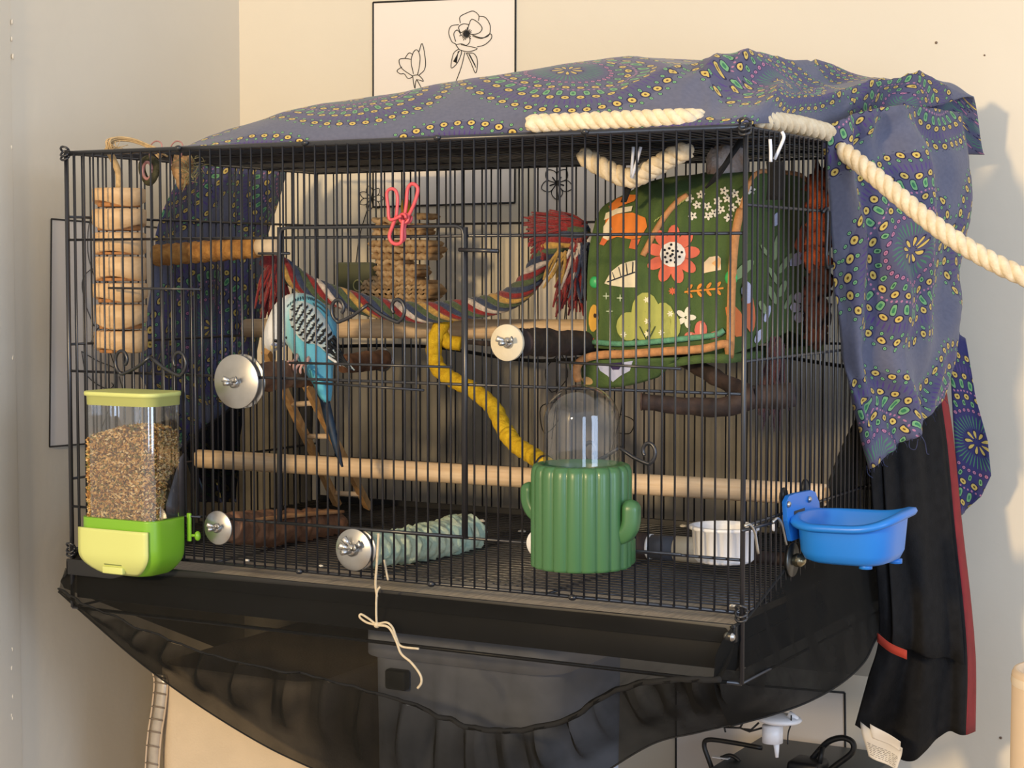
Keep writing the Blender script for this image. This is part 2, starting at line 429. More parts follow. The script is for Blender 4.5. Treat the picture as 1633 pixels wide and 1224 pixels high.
# ------------------------------------------------------------------ bird cage
cage = thing('bird_cage', 'large black wire flight cage full of toys and perches', 'bird cage', (W/2, D/2, -0.062))
NB = 60; SP = W/NB; WR = 0.00102
def wires(name, segs, parent, r=WR, n=8, M=None):
    b = MB()
    for s in segs:
        b.tube(s[0], s[1] if len(s) > 1 and not isinstance(s[1], Vector) else r, n)
    return b.build(name, M or black, parent)
def V(*a): return Vector(a)
BASE = -0.062
RAILF = [H, H*(1-.216), H*(1-.546), H*(1-.89), 0.0]
RAILS = [H, H*(1-.158), H*(1-.479), H*(1-.82), 0.0]
def frame_loop(x0, y0, x1, y1): return
front = wires('front_panel', [([V(0, 0, z), V(W, 0, z)], 0.0028 if z == H else (0.0018 if z == 0 else 0.0014)) for z in RAILF] +
              [([V(x, 0, BASE), V(x, 0, H+0.002)], 0.0024) for x in (0, W)] + [([V(0, 0, BASE), V(W, 0, BASE)], 0.0018)], cage)
back = wires('back_panel', [([V(0, D, z), V(W, D, z)], 0.0015) for z in (H, RAILS[1], RAILS[2]-0.002, H*.14, 0.0, BASE)] + [([V(x, D, BASE), V(x, D, H+0.002)], 0.0026) for x in (0, W)], cage)
sides = []
for x, nm in ((0, 'side_panel'), (W, 'side_panel')):
    sides.append(wires(nm, [([V(x, 0, z), V(x, D, z)], 0.0014) for z in RAILS+[BASE]], cage))
roof = wires('roof_panel', [([V(0, y, H), V(W, y, H)], 0.0015) for y in (0.115, 0.23, 0.345)], cage)
grate = wires('floor_grate', [([V(x, 0, 0.0005), V(x, D, 0.0005)], 0.0014) for x in (W*.25, W*.5, W*.75)], cage)
barm = MB().tube([V(0, 0, 0), V(0, 0, H)], WR, 8).build('bar', black, front)
place(barm, V(SP, -0.0016, 0), front)
for i in range(2, NB): copy_at(barm, V(SP*i, -0.0016, 0), front)
for i in range(1, NB): copy_at(barm, V(SP*i, D+0.0016, 0), back)
ND = 36; SD = D/ND
for sp, x in zip(sides, (-0.0016, W+0.0016)):
    for i in range(1, ND): copy_at(barm, V(x, SD*i, 0), sp)
rb = MB().tube([V(0, 0, 0), V(0, D, 0)], WR, 6).build('bar', black, roof)
place(rb, V(SP, D/2, H), roof)
rb.data.transform(Matrix.Identity(4))
for i in range(2, NB): copy_at(rb, V(SP*i, D/2, H), roof)
gw = MB().tube([V(0, 0, 0), V(W, 0, 0)], 0.00095, 6).build('grate_wire', black, grate)
place(gw, V(W/2, SD, 0.002), grate)
for i in range(2, ND): copy_at(gw, V(W/2, SD*i, 0.002), grate)
# corner ties and rail lugs
for x in (0, W):
    for z in (H, 0.0):
        cl = MB()
        for q in range(3): cl.tube([V(x+0.005*math.cos(a), -0.002+0.003*math.sin(a)*(1 if q < 2 else -1), z-0.004+0.004*q+0.003*math.sin(a)) for a in [i*PI/6 for i in range(13)]], 0.0013, 6)
        cl.build('corner_tie', black, cage)
for px in (288, 490, 700, 935):
    p = at(px, 300, 0); zz = H
    MB().ball(V(p.x, -0.003, zz+0.001), 0.0032, 8, 6, (1.3, 1, 0.9)).build('lug', black, cage)
for px in (480, 690, 915):
    p = at(px, 930, 0); MB().ball(V(p.x, -0.003, 0.0), 0.0030, 8, 6, (1.5, 1, 1)).build('lug', black, cage)
# doors in the front: each with its own wires and a scroll
def fp(px, py, y=-0.0042): return at(px, py, y)
def scroll(pl, pr, h):
    """double curl between two world points"""
    ax = (pr-pl); c = (pl+pr)/2; out = []
    for sgn in (-1, 1):
        cc = c + ax*(0.5*sgn)*0.78; R = ax.length*0.12
        pts = []
        for i in range(22):
            a = -PI/2 + sgn*(i/21*1.75*PI); q = R*(1.0-0.55*i/21)
            pts.append(cc + ax.normalized()*math.cos(a)*q*1.0 + V(0, 0, 1)*math.sin(a)*q*1.25)
        path = [c + V(0, 0, R*0.4)] + [c.lerp(pts[0], .5)] + pts
        out.append(spline(path, 2))
    return out
def door(label_px, tl, tr, bl, br, off, sc=None, frame=0.0016, bars=True, rails=True):
    P = [fp(*q) for q in (tl, tr, br, bl)]
    d = MB()
    ra = [P[0]+V(0, 0, -0.008), P[0]+V(0.002, 0, -0.0025), P[0]+V(0.008, 0, 0)]
    rb_ = [P[1]+V(-0.008, 0, 0), P[1]+V(-0.002, 0, -0.0025), P[1]+V(0, 0, -0.008)]
    if rails: d.tube([P[3]]+spline(ra, 3)+spline(rb_, 3)+[P[2]], frame, 8)
    else: d.tube([P[0], P[1]], frame, 8)
    o = d.build('door', black, cage)
    MB().tube([P[3], P[2]], frame, 8).build('bottom_wire', black, o)
    if bars:
        n = max(2, int((P[1].x-P[0].x)/SP)); first = None
        for i in range(1, n):
            x = P[0].x + (P[1].x-P[0].x)*(i+off)/n
            if x > P[1].x-0.003: continue
            t = (x-P[0].x)/(P[1].x-P[0].x); b0 = P[3].lerp(P[2], t); b1 = P[0].lerp(P[1], t)
            MB().tube([V(x, P[0].y, b0.z), V(x, P[0].y, b1.z)], 0.001, 6).build('bar', black, o)
    if sc:
        b = MB()
        for pth in scroll(fp(*sc[0], -0.006), fp(*sc[1], -0.006), 1): b.tube(pth, 0.0018, 8)
        b.build('scroll', black, o)
    return o
door(0, (446, 363), (739, 360), (446, 833), (739, 856), 0.0, ((528, 492), (646, 492)), bars=False)
door(0, (173, 459), (320, 461), (173, 815), (320, 824), 0.4, ((183, 574), (297, 577)), frame=0.0012, rails=False)
door(0, (890, 577), (1086, 588), (890, 867), (1086, 884), 0.0, ((930, 718), (1046, 720)), frame=0.0012, bars=False, rails=False)
for a, b_ in (((461, 578), (721, 585)), ((500, 610), (676, 622)), ((412, 404), (462, 404))):
    MB().tube([fp(*a, -0.003), fp(*b_, -0.003)], 0.0012, 6).build('cross_wire', black, front)
MB().tube([fp(732, 398, -.006), fp(795, 400, -.006)], 0.0019, 8).build('latch', black, cage)
MB().tube([fp(446, 362, -.003), fp(446, 833, -.003)], 0.0026, 8).build('door_post', black, front)
MB().tube([fp(742, 362, -.003), fp(742, 857, -.003)], 0.0026, 8).build('door_post', black, front)
# side latch hook
hk = [atx(1312, 338, W+.004), atx(1318, 332, W+.004), atx(1320, 345, W+.004), atx(1318, 420, W+.004), atx(1328, 424, W+.004)]
MB().tube(spline(hk, 4), 0.0016, 8).build('latch', black, cage)
# pull-out tray with paper
tray = MB()
tray.box((0.004, -0.012, -0.0250), (W-0.004, D-0.006, -0.0235), 0.0004)
tray.box((0.002, -0.012, -0.0250), (W-0.002, -0.009, -0.0085), 0.001)
tray.box((0.002, D-0.008, -0.0250), (W-0.002, D-0.005, 0.010), 0.001)
tray.box((0.002, -0.012, -0.0250), (0.005, D-0.006, -0.010), 0.001)
tray.box((W-0.005, -0.012, -0.0250), (W-0.002, D-0.006, -0.010), 0.001)
to = tray.build('tray', blackp, cage)
news = mat('grey_liner_paper', srgb(204, 194, 180), 0.9, col2=srgb(170, 162, 152), scale=30, stretch=(12, 1.2, 1))
MB().grid([[V(0.008+(W-0.016)*i/30, -0.009+(D-0.02)*j/14, -0.020+0.002*nz(i*.7, j*.9)) for i in range(31)] for j in range(15)]).build('paper_liner', news, to, solid=0.0006)
for px, py in ((1158, 1000),):
    p = at(px, py, -0.012); MB().ball(V(W-0.006, -0.014, -0.019), 0.0035, 10, 8, (1.6, 1, 1.3)).build('tray_corner', steel, to)

ap = MB()
for (a_, b_) in (((0.003, 0.003), (W-.003, 0.006)), ((0.003, D-.006), (W-.003, D-.003)), ((0.003, .003), (0.006, D-.003)), ((W-.006, .003), (W-.003, D-.003))):
    MB().box((a_[0], a_[1], -.052), (b_[0], b_[1], -.0265), .0008).build('base_apron', blackp, cage)

# ------------------------------------------------------------------ sheer black seed skirt
shm = sheer('black_sheer_mesh', (0.009, 0.009, 0.0085), 0.30)
shu = sheer('black_sheer_taut', (0.009, 0.009, 0.0085), 0.46)
shb = sheer('black_sheer_single', (0.022, 0.022, 0.021), 0.62)
hemm = mat('black_elastic_hem', (0.006, 0.006, 0.006), 0.9)
skirt = thing('mesh_seed_skirt', 'sheer black mesh seed skirt sagging below the cage', 'skirt', (W/2, 0.1, -0.25))
# columns across the front: (u, top hem px/py, elastic line px/py, bottom edge px/py)
cols = [  # top(px,py,Y)      mid(px,py,Y)        gather(px,py,Y)      bottom(px,py,Y)
 ((104, 905, .010), (98, 925, .004), (94, 938, .0), (93, 943, .0)),
 ((160, 915, -.006), (150, 938, -.012), (142, 965, -.012), (135, 980, .0)),
 ((240, 918, -.016), (240, 950, -.024), (235, 1005, -.025), (222, 1055, .0)),
 ((330, 922, -.018), (330, 970, -.032), (325, 1040, -.03), (318, 1125, .01)),
 ((430, 930, -.018), (430, 990, -.036), (430, 1065, -.03), (425, 1190, .02)),
 ((530, 938, -.018), (530, 1005, -.038), (530, 1085, -.025), (530, 1240, .03)),
 ((640, 948, -.018), (640, 1020, -.040), (645, 1118, -.015), (640, 1300, .04)),
 ((740, 958, -.018), (742, 1030, -.040), (735, 1153, -.010), (745, 1315, .045)),
 ((840, 968, -.018), (842, 1040, -.040), (815, 1164, -.010), (850, 1305, .05)),
 ((940, 977, -.018), (942, 1045, -.038), (905, 1146, -.010), (950, 1240, .05)),
 ((1040, 987, -.018), (1042, 1045, -.034), (985, 1098, -.015), (1040, 1186, .06)),
 ((1120, 996, -.018), (1118, 1040, -.028), (1070, 1084, -.03), (1110, 1168, .07)),
 ((1168, 1002, -.010), (1168, 1040, -.015), (1150, 1082, -.026), (1180, 1152, .09))]
def pxrow(k): return spline([at(c[k][0], c[k][1], c[k][2]) for c in cols], 10)
R0, R1, R2, R3 = [pxrow(k) for k in range(4)]
nc = len(R0); rows = []
for i in range(15):
    t = i/14; row = []
    for j in range(nc):
        a, b_, c_ = R0[j], R1[j], R2[j]
        p = a*(1-t)**2 + (b_*2-(a+c_)*0.5)*2*t*(1-t) + c_*t*t
        g = t**1.5
        p = p + V(0, -1, 0)*(0.0035*g*nz(j*.55, t*1.4, 3.)+0.006*t*(1-t)*nz(j*.16, t*3, 9)) + V(0, 0, 1)*0.003*g*nz(j*.3, 0, 5)
        row.append(p)
    rows.append(row)
MB().grid(rows).build('upper_bag', shu, skirt)
hem2 = rows[-1]
rows2 = []
for i in range(17):
    t = i/16; row = []
    for j in range(nc):
        a, b_ = hem2[j], R3[j]
        p = a.lerp(b_, t)
        damp = math.sin(PI*min(1, t*1.3+.1))*min(1, j/20)
        fold = math.sin(j*1.05+2.2*nz(j*.13, 2.0)+t*1.6)+0.6*math.sin(j*2.3+t*2)
        p = p + V(0, -1, 0)*(0.014*damp*(0.5+0.5*nz(j*.2, 1))+0.009*fold*damp*(1-.5*t)) + V(0, 0, 1)*0.002*nz(j*.7, t*3)
        row.append(p)
    rows2.append(row)
MB().grid(rows2).build('flounce', shm, skirt)
MB().tube([p+V(0, -0.001, 0) for p in hem2], [0.0012+0.0016*min(1, max(0, (j-50)/20)) for j in range(nc)], 6).build('elastic_hem', hemm, skirt)
MB().tube(R3, 0.0009, 6).build('hem', hemm, skirt)
# right side of the bag, climbing to the back corner
SR = [((1166, 1000, -.014), (1138, 1082, -.028), (1166, 1157, .084)),
      ((1190, 985, .010), (1215, 1065, .05), (1235, 1138, .12)),
      ((1222, 945, .055), (1258, 1040, .10), (1290, 1118, .16)),
      ((1262, 890, .120), (1300, 1005, .16), (1340, 1090, .22)),
      ((1310, 800, .215), (1348, 950, .25), (1378, 1055, .28)),
      ((1350, 700, .300), (1380, 900, .33), (1402, 1012, .33)),
      ((1400, 610, .400), (1425, 860, .42), (1440, 985, .42))]
Q = [spline([at(*c[k]) for c in SR], 8) for k in range(3)]
rows = []
for i in range(15):
    t = i/14; row = []
    for j in range(len(Q[0])):
        a, b_, c_ = Q[0][j], Q[1][j], Q[2][j]
        p = a*(1-t)*(1-2*t) + b_*4*t*(1-t) + c_*t*(2*t-1)
        p = p + V(1, -.3, 0)*0.005*(nz(j*.4+t*4, t*2, 1)+.5*nz(j*.9, t*6, 4))*math.sin(PI*min(1, t+.05))
        row.append(p)
    rows.append(row)
MB().grid(rows).build('side_bag', shm, skirt)
MB().tube(Q[0], 0.0016, 6).build('side_hem', hemm, skirt); MB().tube(Q[2], 0.0011, 6).build('side_hem', hemm, skirt)
# the back and left of the skirt, pulled up behind the bars
def wall_sheet(fn, nu, nv): return [[fn(i/nu, j/nv) for i in range(nu+1)] for j in range(nv+1)]
def backf(u, v):
    x = -0.020+u*(W+0.028); top = 0.196+0.006*math.sin(u*11)+0.006*nz(u*6, 2); z = lerp(top, -0.15, v)
    return V(x, D+0.006+0.006*abs(nz(u*14, v*2, 2))+0.010*math.sin(PI*v)*(0.6+.4*nz(u*9)), z)
bs = wall_sheet(backf, 60, 14)
MB().grid(bs).build('back_bag', shb, skirt); MB().tube([p+V(0, -.0005, 0) for p in bs[0]], 0.0022, 6).build('elastic_hem', hemm, skirt)
def leftf(u, v):
    y = -0.004+u*(D+0.010); top = lerp(-0.03, 0.20, u**0.75)+0.004*nz(u*9, 5); z = lerp(top, -0.042-0.20*u, v)
    return V(-0.008-0.010*math.sin(PI*v)*(0.5+nz(u*8, v*2, 7)*.4), y, z)
ls = wall_sheet(leftf, 40, 12)
MB().grid(ls).build('left_bag', shm, skirt); MB().tube(ls[0], 0.0016, 6).build('side_hem', hemm, skirt)

# ------------------------------------------------------------------ patterned cloth over the cage
clm = mandala_material('mandala_print_linen', srgb(84, 88, 108), srgb(114, 116, 134))
cloth = thing('patterned_cloth', 'blue linen cloth printed with dotted mandalas draped over the cage', 'cloth', (W/2, D/2, H))
def cloth_grid(rows, name, M=None, uvo=(0, 0), solid=0.0012):
    nr, nc_ = len(rows), len(rows[0]); uv = []
    for i in range(nr):
        r = []
        for j in range(nc_):
            u = 0 if j == 0 else r[j-1][0]+(rows[i][j]-rows[i][j-1]).length
            v = 0 if i == 0 else uv[i-1][j][1]-(rows[i][j]-rows[i-1][j]).length
            r.append((u, v))
        uv.append(r)
    uv = [[(a+uvo[0], b_+uvo[1]) for a, b_ in r] for r in uv]
    return MB().grid(rows, uv).build(name, M or clm, cloth, solid=solid)
ridge = [(292, 242, .06), (330, 228, .10), (400, 205, .14), (500, 178, .16), (600, 160, .17), (720, 138, .18), (820, 122, .18), (960, 100, .20), (1060, 94, .22), (1150, 95, .25), (1200, 88, .27), (1270, 95, .30), (1340, 112, .35), (1400, 124, .40), (1480, 134, .44), (1515, 131, .47), (1552, 155, .49)]
fronte = [(288, 242, .002), (312, 240, .002), (360, 238, .002), (430, 235, .002), (520, 231, .002), (640, 226, .002), (740, 221, .002), (870, 215, .002), (970, 211, .002), (1060, 208, .002), (1110, 206, .002), (1165, 206, .004), (1220, 200, .05), (1262, 206, .13), (1302, 216, .20), (1326, 232, .23), (1350, 258, .26)]
RG = spline([at(*p) for p in ridge], 10); FR = spline([at(*p) for p in fronte], 10)
ncl = len(RG); crow = []
NRW = 34
for i in range(NRW):
    t = i/(NRW-1); row = []
    for j in range(ncl):
        s = j/(ncl-1); f, g = FR[j], RG[j]
        h = max(0.004, g.z-H)
        if t <= 0.6:                                   # front roll, rising to the ridge
            q = t/0.6
            p = V(lerp(f.x, g.x, q), lerp(f.y, g.y, q**1.25), lerp(f.z+0.002, g.z, math.sin(q*PI/2)**0.85))
        else:                                          # down towards the back edge
            q = (t-0.6)/0.4
            yb = max(g.y+0.05, D+0.012)
            p = V(g.x, lerp(g.y, yb, q), lerp(g.z, H+0.004, ease(q)))
        amp = min(1, h/0.03)*math.sin(PI*min(1, t/0.62))**0.7 if t < .62 else 0
        big_ = ease(min(1, max(0, (s-0.38)/0.25)))
        diag = (t*5.5 - s*15)
        cr_ = lambda x_: 1-2*abs(math.sin(x_))**0.7
        f1 = 0.013*cr_(diag*.85+1.6*nz(s*5, t*2.5, 1))*big_ + 0.008*cr_(t*5.2+s*8+1.6*nz(s*8, t*2, 4))*big_ + 0.0035*cr_(s*34+t*6+2*nz(s*14, t*5, 7))*big_ + 0.005*nz(s*13, t*4, 8) + 0.002*nz(s*40, t*10, 2)
        p = p + V(0.25, -0.75, 0.35)*f1*amp*1.35
        p.z = max(p.z, H+0.0028) if p.x < W+.004 else p.z
        row.append(p)
    crow.append(row)
cloth_grid(crow, 'top_drape', uvo=(0.03, 0.02))
# right-hand drape
LE = spline([at(*p) for p in ((1308, 205, .20), (1316, 260, .21), (1322, 330, .215), (1330, 430, .225), (1338, 520, .235), (1350, 600, .25), (1366, 670, .26), (1386, 748, .27))], 8)
ME = spline([at(*p) for p in ((1420, 170, .30), (1432, 250, .30), (1440, 340, .29), (1442, 430, .29), (1440, 520, .295), (1440, 600, .30), (1446, 660, .31), (1455, 694, .31))], 8)
RE = spline([at(*p) for p in ((1535, 180, .48), (1541, 235, .47), (1550, 300, .46), (1545, 360, .46), (1530, 430, .47), (1533, 500, .46), (1522, 575, .45), (1505, 636, .43))], 8)
nrw = len(LE); rows = []
for i in range(nrw):
    t = i/(nrw-1); row = []
    for j in range(49):
        u = j/48
        p = LE[i]*(1-u)*(1-2*u) + ME[i]*4*u*(1-u) + RE[i]*u*(2*u-1)
        env = math.sin(PI*u)**0.6
        fld = math.sin(u*13+2.0*nz(t*3, u*2, 3)+1.2*t) + 0.7*math.sin(u*24-t*5+2*nz(t*4, u*3, 6))
        crs = math.sin(t*12+u*6+3*nz(u*3, t*3, 2))*ease(max(0, 1-t*2.2))
        p = p + V(0.75, -0.65, 0)*(0.014*fld*env*(0.55+.6*t*(1-t)*2) + 0.011*crs*env + 0.004*nz(u*9, t*10, 5) + 0.0015*nz(u*25, t*30, 5))
        row.append(p)
    rows.append(row)
cloth_grid(rows, 'side_drape', uvo=(0.11, 0.05))
ed = [rows[-1][j] for j in range(49)]+[rows[i][-1] for i in range(nrw-1, nrw-16, -1)]
frm = mat('frayed_edge', srgb(60, 66, 100), 0.95, var=0.4, scale=300)
fb = MB()
for i in range(0, len(ed), 2):
    p = ed[i]
    for q in range(2):
        d = V(random.uniform(-.4, .6), random.uniform(-.5, .2), -random.uniform(.3, 1))*random.uniform(.002, .008)
        fb.tube([p, p+d*.6+V(0, 0, .001), p+d], 0.00022, 4)
for pth in ([(1452, 692), (1450, 712), (1460, 716), (1464, 700)], [(1466, 690), (1475, 705), (1478, 722), (1482, 724)], [(1382, 742), (1384, 755), (1392, 762)], [(1402, 722), (1410, 740), (1416, 744)]):
    fb.tube(spline([at(x, y, .30) for x, y in pth], 4), 0.0004, 5)
fbo = fb.build('frayed_threads', frm, cloth); fbo['kind'] = 'stuff'
# corner hanging behind towards the wall
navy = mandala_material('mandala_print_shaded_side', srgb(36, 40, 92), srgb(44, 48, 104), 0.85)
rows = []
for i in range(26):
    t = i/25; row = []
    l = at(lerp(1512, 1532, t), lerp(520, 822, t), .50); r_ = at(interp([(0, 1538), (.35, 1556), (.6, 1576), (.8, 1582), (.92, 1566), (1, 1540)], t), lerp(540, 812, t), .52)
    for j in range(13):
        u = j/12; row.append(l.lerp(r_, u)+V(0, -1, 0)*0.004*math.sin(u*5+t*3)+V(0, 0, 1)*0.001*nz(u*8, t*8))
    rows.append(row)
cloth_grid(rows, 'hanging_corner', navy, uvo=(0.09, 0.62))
# left-hand drape outside the left bars
rows = []
Ltop, nL = None, 30
for i in range(nL):
    t = i/(nL-1); row = []
    y0 = interp([(0, 262), (1, 800)], t)
    xl = interp([(0, 292), (.12, 258), (.2, 243), (.5, 232), (.63, 214), (.75, 262), (1, 318)], t)
    xr = interp([(0, 462), (.2, 434), (.5, 420), (.75, 398), (1, 380)], t)
    for j in range(37):
        u = j/36
        p = atx(lerp(xl, xr, u), y0, -0.024)
        p.x += 0.012*math.sin(u*16+t*2+2*nz(t*3, u*3))*(.3+.7*t) + 0.004*nz(u*8, t*7, 3)
        row.append(p)
    rows.append(row)
cloth_grid(rows, 'left_drape', uvo=(0.0, 0.31))

# ------------------------------------------------------------------ black cloth with red trim, right
blkm = mat('matte_black_cotton', (0.014, 0.014, 0.015), 0.95, var=0.3, scale=90, bump=0.3, bscale=500, spec=0.2)
redm = mat('dark_red_ribbon', srgb(140, 34, 40), 0.8, var=0.2, scale=60)
bc = thing('black_cloth', 'black cotton cloth with red edging hanging beside the cage', 'cloth', at(1460, 1195, .40))
Lb = [(1380, 640, .30), (1388, 740, .31), (1396, 880, .33), (1402, 1010, .335), (1385, 1080, .33), (1364, 1152, .33)]
Rb = [(1505, 600, .47), (1520, 700, .47), (1533, 830, .46), (1548, 960, .45), (1556, 1060, .45), (1555, 1166, .45)]
LB = spline([at(*p) for p in Lb], 8); RB = spline([at(*p) for p in Rb], 8)
rows = []
for i in range(len(LB)):
    t = i/(len(LB)-1); row = []
    for j in range(57):
        u = j/56
        p = LB[i].lerp(RB[i], u)
        p = p + V(0.3, -0.95, 0)*(0.016*math.sin(PI*u)+0.013*t**.6*math.sin(u*15+1.5*nz(t*2, u*2)+.8*t)+0.004*nz(u*12, t*5, 2))
        if t > .75: p = p + V(0, 0, -0.030)*((t-.75)/.25)**2*(math.sin(PI*min(1, u*1.25))**1.5 if u < .8 else 0)
        row.append(p)
    rows.append(row)
def strip(rows, j0, j1, i0=0, i1=None, off=0.0):
    return [[p+V(0.3, -0.95, 0).normalized()*off for p in r[j0:j1+1]] for r in rows[i0:i1]]
MB().grid(strip(rows, 0, 51)).build('panel', blkm, bc, solid=0.0012)
MB().grid(strip(rows, 51, 56)).build('red_edging', redm, bc, solid=0.0012)
# upper layer ending in a loose hem, with a short red band
hemj = []
rows_u = []
for i in range(12):
    t = i/11; row = []
    for j in range(41):
        u = j/40
        k = lerp(0, 26+5*u, t); i0 = min(len(rows)-2, int(k)); fr = k-i0; jj = int(8+u*41)
        p = rows[i0][min(56, jj)].lerp(rows[i0+1][min(56, jj)], fr) + V(0.3, -0.95, 0)*(0.003+0.010*t)
        row.append(p)
    rows_u.append(row)
MB().grid(rows_u).build('upper_layer', blkm, bc, solid=0.0012)
rbp = spline([at(1400, 1016, .318), at(1420, 1032, .312), at(1447, 1044, .308)], 6)
MB().grid([[p+V(0, -.002, .005), p+V(0, -.002, -.004)] for p in rbp]).build('red_band', mat('orange_red_tape', srgb(176, 60, 44), 0.8), bc, solid=0.001)
# crumpled care label
tagm = mat('white_satin_label', srgb(226, 220, 210), 0.6, var=0.08, scale=30)
lab = thing('care_label', 'crumpled white care label at the hem of the black cloth', 'label', at(1405, 1215, .31))
def labp(u, v): # u along, v down
    px = lerp(lerp(1372, 1440, u), lerp(1384, 1432, u), v); py = lerp(lerp(1150, 1192, u), lerp(1206, 1226, u), v)
    p = at(px, py, .315); return p + V(0, -1, 0)*(0.0025*math.sin(v*5+u*3)+0.002*math.sin(u*7))
MB().grid([[labp(i/12, j/14) for i in range(13)] for j in range(15)]).build('satin', tagm, lab, solid=0.0006)
MB().grid([[labp(.25+.7*i/8, j/10*.45)+V(.001, -.003, .006) for i in range(9)] for j in range(11)]).build('satin_fold', tagm, lab, solid=0.0006)
greyink = mat('grey_print', srgb(110, 106, 104), 0.8)
for r_ in range(7):
    v = .52+.062*r_; u = .10
    while u < .9:
        du = random.uniform(.05, .13)
        MB().tube([labp(u, v)+V(0, -.0009, 0), labp(min(.92, u+du), v)+V(0, -.0009, 0)], 0.00022, 4).build('print_line', greyink, lab); u += du+.035

# ------------------------------------------------------------------ dowel perches
def dowel(name, label, a, b_, r, M=pine, n=20):
    t = thing(name, label, 'perch', (Vector(a)+Vector(b_))/2-V(0, 0, r), 'wooden dowel perches')
    a = Vector(a); b_ = Vector(b_); d = (b_-a).normalized()
    MB().tube([a, a+d*.0005, b_-d*.001, b_], [r*.94, r, r, r*.94], n).build('rod', M, t)
    for p, s_ in ((a, 1), (b_, -1)): MB().tube([p-d*s_*.0015, p+d*s_*.0006], r*.72, 16).build('end_grain', mat('end_grain', srgb(200, 164, 118), 0.7), t)
    return t
dowel('dowel_perch', 'long pale dowel perch running low behind the cactus waterer', (0.002, .212, .0775), (W-.002, .222, .0785), 0.0108)
dowel('dowel_perch', 'upper pale dowel perch crossing behind the budgie and yellow rope', (0.006, .300, .2265), (.62, .310, .2335), 0.0110)

# perches bolted to the bars: a steel washer, bolt, wing nut and a wooden body
def wing(p, t, s=1.0, ax=V(0, -1, 0)):
    MB().tube([p, p+ax*0.020*s], 0.0030*s, 12).build('bolt', steel, t)
    MB().lathe([(0.0001, 0), (.0065*s, 0), (.0065*s, .004*s), (.0045*s, .0065*s), (.0001, .0065*s)], p, 16, ax).build('nut', steel, t)
    for sg in (-1, 1):
        e = V(0.010*sg*s, 0, 0.005*s)
        MB().tube([p+ax*.004*s, p+ax*.007*s+e*.6, p+ax*.011*s+e], [.0022*s, .0030*s, .0034*s], 8, flat=.5).build('wing', steel, t)
def disc(p, r, M, t, thick=0.002, notch=0):
    MB().lathe([(0.0001, 0), (r*.98, 0), (r, .0004), (r, thick-.0004), (r*.98, thick), (0.0001, thick)], p, 40, (0, -1, 0)).build('washer', M, t)
def log(name, path, radii, M, t, lump=0.12, n=16, ecol=None):
    P = resample(spline(path, 6), 0.004); b = MB(); N_ = len(P)
    rr = [interp(list(zip([i/(len(radii)-1) for i in range(len(radii))], radii)), i/(N_-1))*(1+lump*nz(i*.35, radii[0]*999)) for i in range(N_)]
    b.tube(P, rr, n)
    for i, v in enumerate(b.v):
        c = P[min(N_-1, i//n)]; d = v-c
        b.v[i] = c+d*(1+lump*nz(v.x*90, v.y*60, v.z*90))
    o = b.build(name, M, t)
    return o
p = at(378, 608, -.004)
t = thing('bolt_on_perch', 'brown log perch under the budgie held by the largest steel disc', 'perch', p-V(0, 0, .028), 'bolt-on perches')
disc(p, .0272, steel, t); disc(p+V(0.0025, .008, 0), .0272, steel, t); wing(p+V(-.001, -.002, -.001), t, .85)
MB().tube([p+V(.003, .010, 0), at(497, 599, .14)], 0.0011, 6).build('bolt_shank', steel, t)
log('log', [p+V(.004, .012, .001), at(440, 598, .07), at(497, 597, .150)], [.0125, .0150, .0135, .0125], bark, t)
t = thing('bolt_on_perch', 'short brown log stub on the back bars behind the budgie tail', 'perch', at(580, 592, .42), 'bolt-on perches')
log('log', [at(612, 573, D-.004), at(580, 576, .41), at(548, 580, .36)], [.0120, .0125, .0110], bark, t)
MB().lathe([(.0001, 0), (.015, 0), (.015, .0018), (.0001, .0018)], V(at(612, 573, D).x, D-.002, at(612, 573, D).z), 24, (0, -1, 0)).build('washer', steel, t)
p = at(349, 841, -.004)
t = thing('bolt_on_perch', 'chunky bark half-log perch near the floor beside the seed feeder', 'perch', p-V(0, 0, .017), 'bolt-on perches')
disc(p, .0172, steel, t); wing(p+V(0, -.002, 0), t, .75)
o = log('half_log', [p+V(.004, .010, .0), at(430, 842, .10), at(538, 834, .225)], [.0150, .0185, .0180, .0150], bark, t, .22)
tp = mat('cut_wood_face', srgb(196, 150, 104), 0.75, col2=srgb(160, 112, 72), scale=30)
a, b_ = at(372, 833, .02), at(535, 818, .215)
MB().grid([[a.lerp(b_, i/20)+V(.012*(j/4-.5)*2*(1+.15*nz(i*.7)), 0, .0006*nz(i*.8, j)+.0025) for i in range(21)] for j in range(5)]).build('cut_face', tp, t, solid=0.003)
p = at(565, 876, -.005)
t = thing('mineral_perch', 'knobbly pale green mineral perch with a wing-nut disc', 'perch', p-V(0, 0, .021), 'bolt-on perches')
disc(p, .0205, steel, t); disc(p+V(.002, .006, 0), .0200, steel, t)
wing(p+V(0, -.002, 0), t, .95)
for a_ in (0.6, 2.1): MB().tube([p+V(math.cos(a_)*.004, -.004, math.sin(a_)*.004), p+V(math.cos(a_)*.014, -.008, math.sin(a_)*.014)], [.002, .0034], 8, flat=.5).build('wing', steel, t)
minm = mat('mineral_green', srgb(204, 214, 184), 0.9, col2=srgb(166, 194, 176), scale=70, bump=0.8, bscale=160)
MB_ = MB(); P = resample(spline([p+V(.004, .010, -.001), at(660, 868, .085), at(748, 850, .205)], 8), .0022); n = 22
MB_.tube(P, [.0160+.0050*ease(i/(len(P)-1)) for i in range(len(P))], n)
